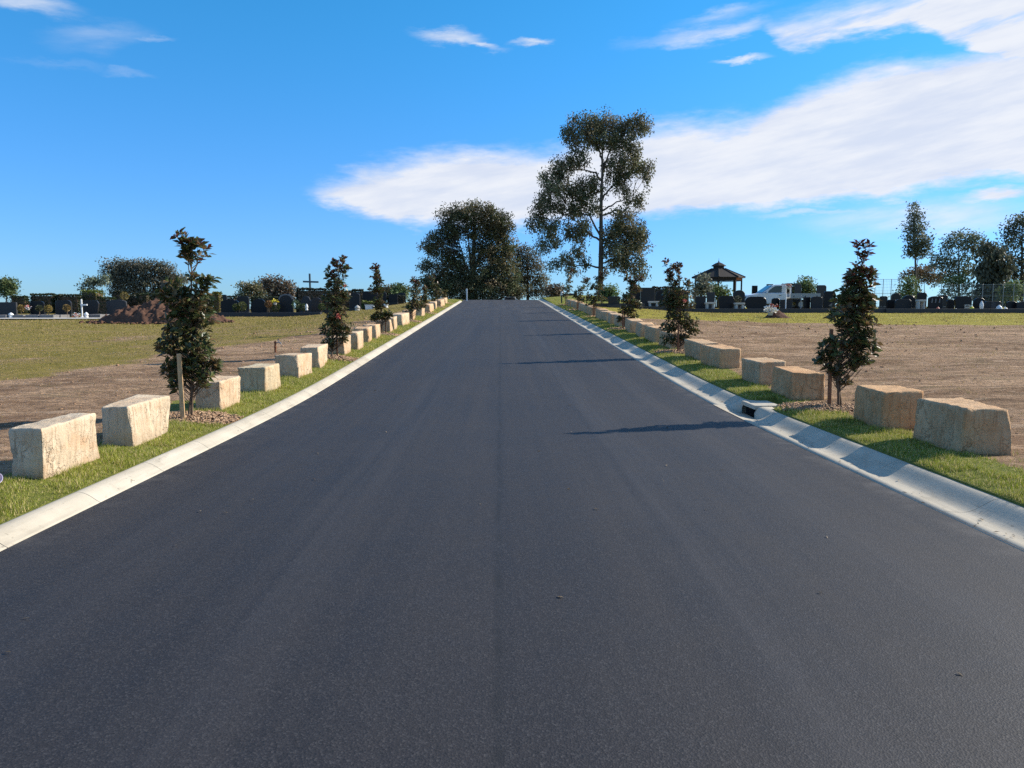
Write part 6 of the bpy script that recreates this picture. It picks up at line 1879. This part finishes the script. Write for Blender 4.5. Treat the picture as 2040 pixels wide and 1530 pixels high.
# ------------------------------------------------------------------ fence, posts, tap, cup
def fence(px0, px1, py_top, Y, n, label, mesh=0.16):
    a, b = at(px0, 600, Y), at(px1, 600, Y)
    xs = np.linspace(a[0], b[0], n)
    z0 = gz(a[0], Y)
    t = empty('wire_fence', (a[0], Y, z0))
    tag(t, label, 'fence')
    h = at((px0 + px1) / 2, py_top, Y)[2] - z0
    for x in xs:
        mb = MB(); mb.lathe([(0.035, -0.2), (0.035, h), (0.01, h + 0.04)], c=(x - a[0], 0, 0), n=8); mb.build('post', M_GALV, t)
    for z in (h - 0.03, h * 0.5, 0.08):
        mb = MB(); mb.box(((b[0] - a[0]) / 2, 0.045, z), (b[0] - a[0], 0.03, 0.03)); mb.build('rail', M_GALV, t)
    mb = MB()
    for x in np.arange(0.05, b[0] - a[0], mesh):
        mb.box((x, 0.07, h / 2), (0.009, 0.006, h - 0.1))
    for z in np.arange(0.1, h, mesh * 2):
        mb.box(((b[0] - a[0]) / 2, 0.078, z), (b[0] - a[0], 0.006, 0.009))
    o = mb.build('wire_mesh', M_GALV, t)
    o['kind'] = 'stuff'
fence(1742, 1806, 556, 80, 5, 'tall pale wire fence against the sky by the slender gum')
fence(1874, 2080, 566, 82, 11, 'long dark wire fence in front of the gum trees', 0.13)

def marker(px, py0, Y, label, mat, capmat):
    b = at(px, py0, Y); z = gz(b[0], Y); h = b[2] - z
    m1 = MB(); m1.box((0, 0, (h - 0.25) / 2 - 0.1), (0.10, 0.05, h - 0.25 + 0.2))
    m2 = MB(); m2.box((0, 0, h - 0.123), (0.13, 0.055, 0.25))
    simple_thing('marker_post', label, 'post', (b[0], Y, z), [('post', m1, mat, 0.005), ('cap', m2, capmat, 0.005)])
marker(1119, 581, 58, 'dark green marker post with pale top at the end of the gutter blocks', M_GREENPOST, M_WHITE)
marker(930, 575, 70.5, 'white marker post where the side road leaves the crest', M_WHITE, M_WHITE)

c = at(549, 709, 20.6)
z = gz(c[0], 20.6)
m1 = MB(); m1.lathe([(0.028, -0.1), (0.028, 0.10), (0.036, 0.11), (0.036, 0.14), (0.026, 0.15), (0.026, 0.25), (0.034, 0.26), (0.030, 0.285), (0.012, 0.29)], n=10)
m2 = MB(); m2.tube([(0.02, 0, 0.245), (0.07, 0, 0.262), (0.115, 0, 0.258), (0.145, 0, 0.235), (0.150, 0, 0.205)], [0.014, 0.016, 0.018, 0.017, 0.015], 8)
m3 = MB(); m3.box((0.088, 0, 0.305), (0.075, 0.014, 0.012)); m3.tube([(0.088, 0, 0.265), (0.088, 0, 0.31)], [0.007, 0.007], 6)
simple_thing('garden_tap', 'rusty standpipe with a metal garden tap behind the sunlit blocks', 'tap', (c[0], 20.6, z), [('pipe', m1, M_RUST, 0), ('spout', m2, M_BRASS, 0), ('handle', m3, M_BRASS, 0)])

c = at(-9, 966, 6.55)
z = gz(c[0], 6.55)
m1 = MB(); m1.lathe([(0.030, 0.0), (0.036, 0.05), (0.041, 0.098), (0.043, 0.10), (0.038, 0.098), (0.028, 0.008)], n=16)
m2 = MB(); m2.lathe([(0.031, 0.0), (0.031, 0.006)], c=(0, 0, -0.008), n=16)
t = simple_thing('plastic_cup', 'lilac plastic cup lying in the grass at the picture edge', 'cup', (c[0], 6.5, z + 0.045), [('cup_wall', m1, M_PURPLE, 0), ('cup_base', m2, M_PURPLE, 0)])
t.rotation_euler = (rad(82), 0, rad(60))
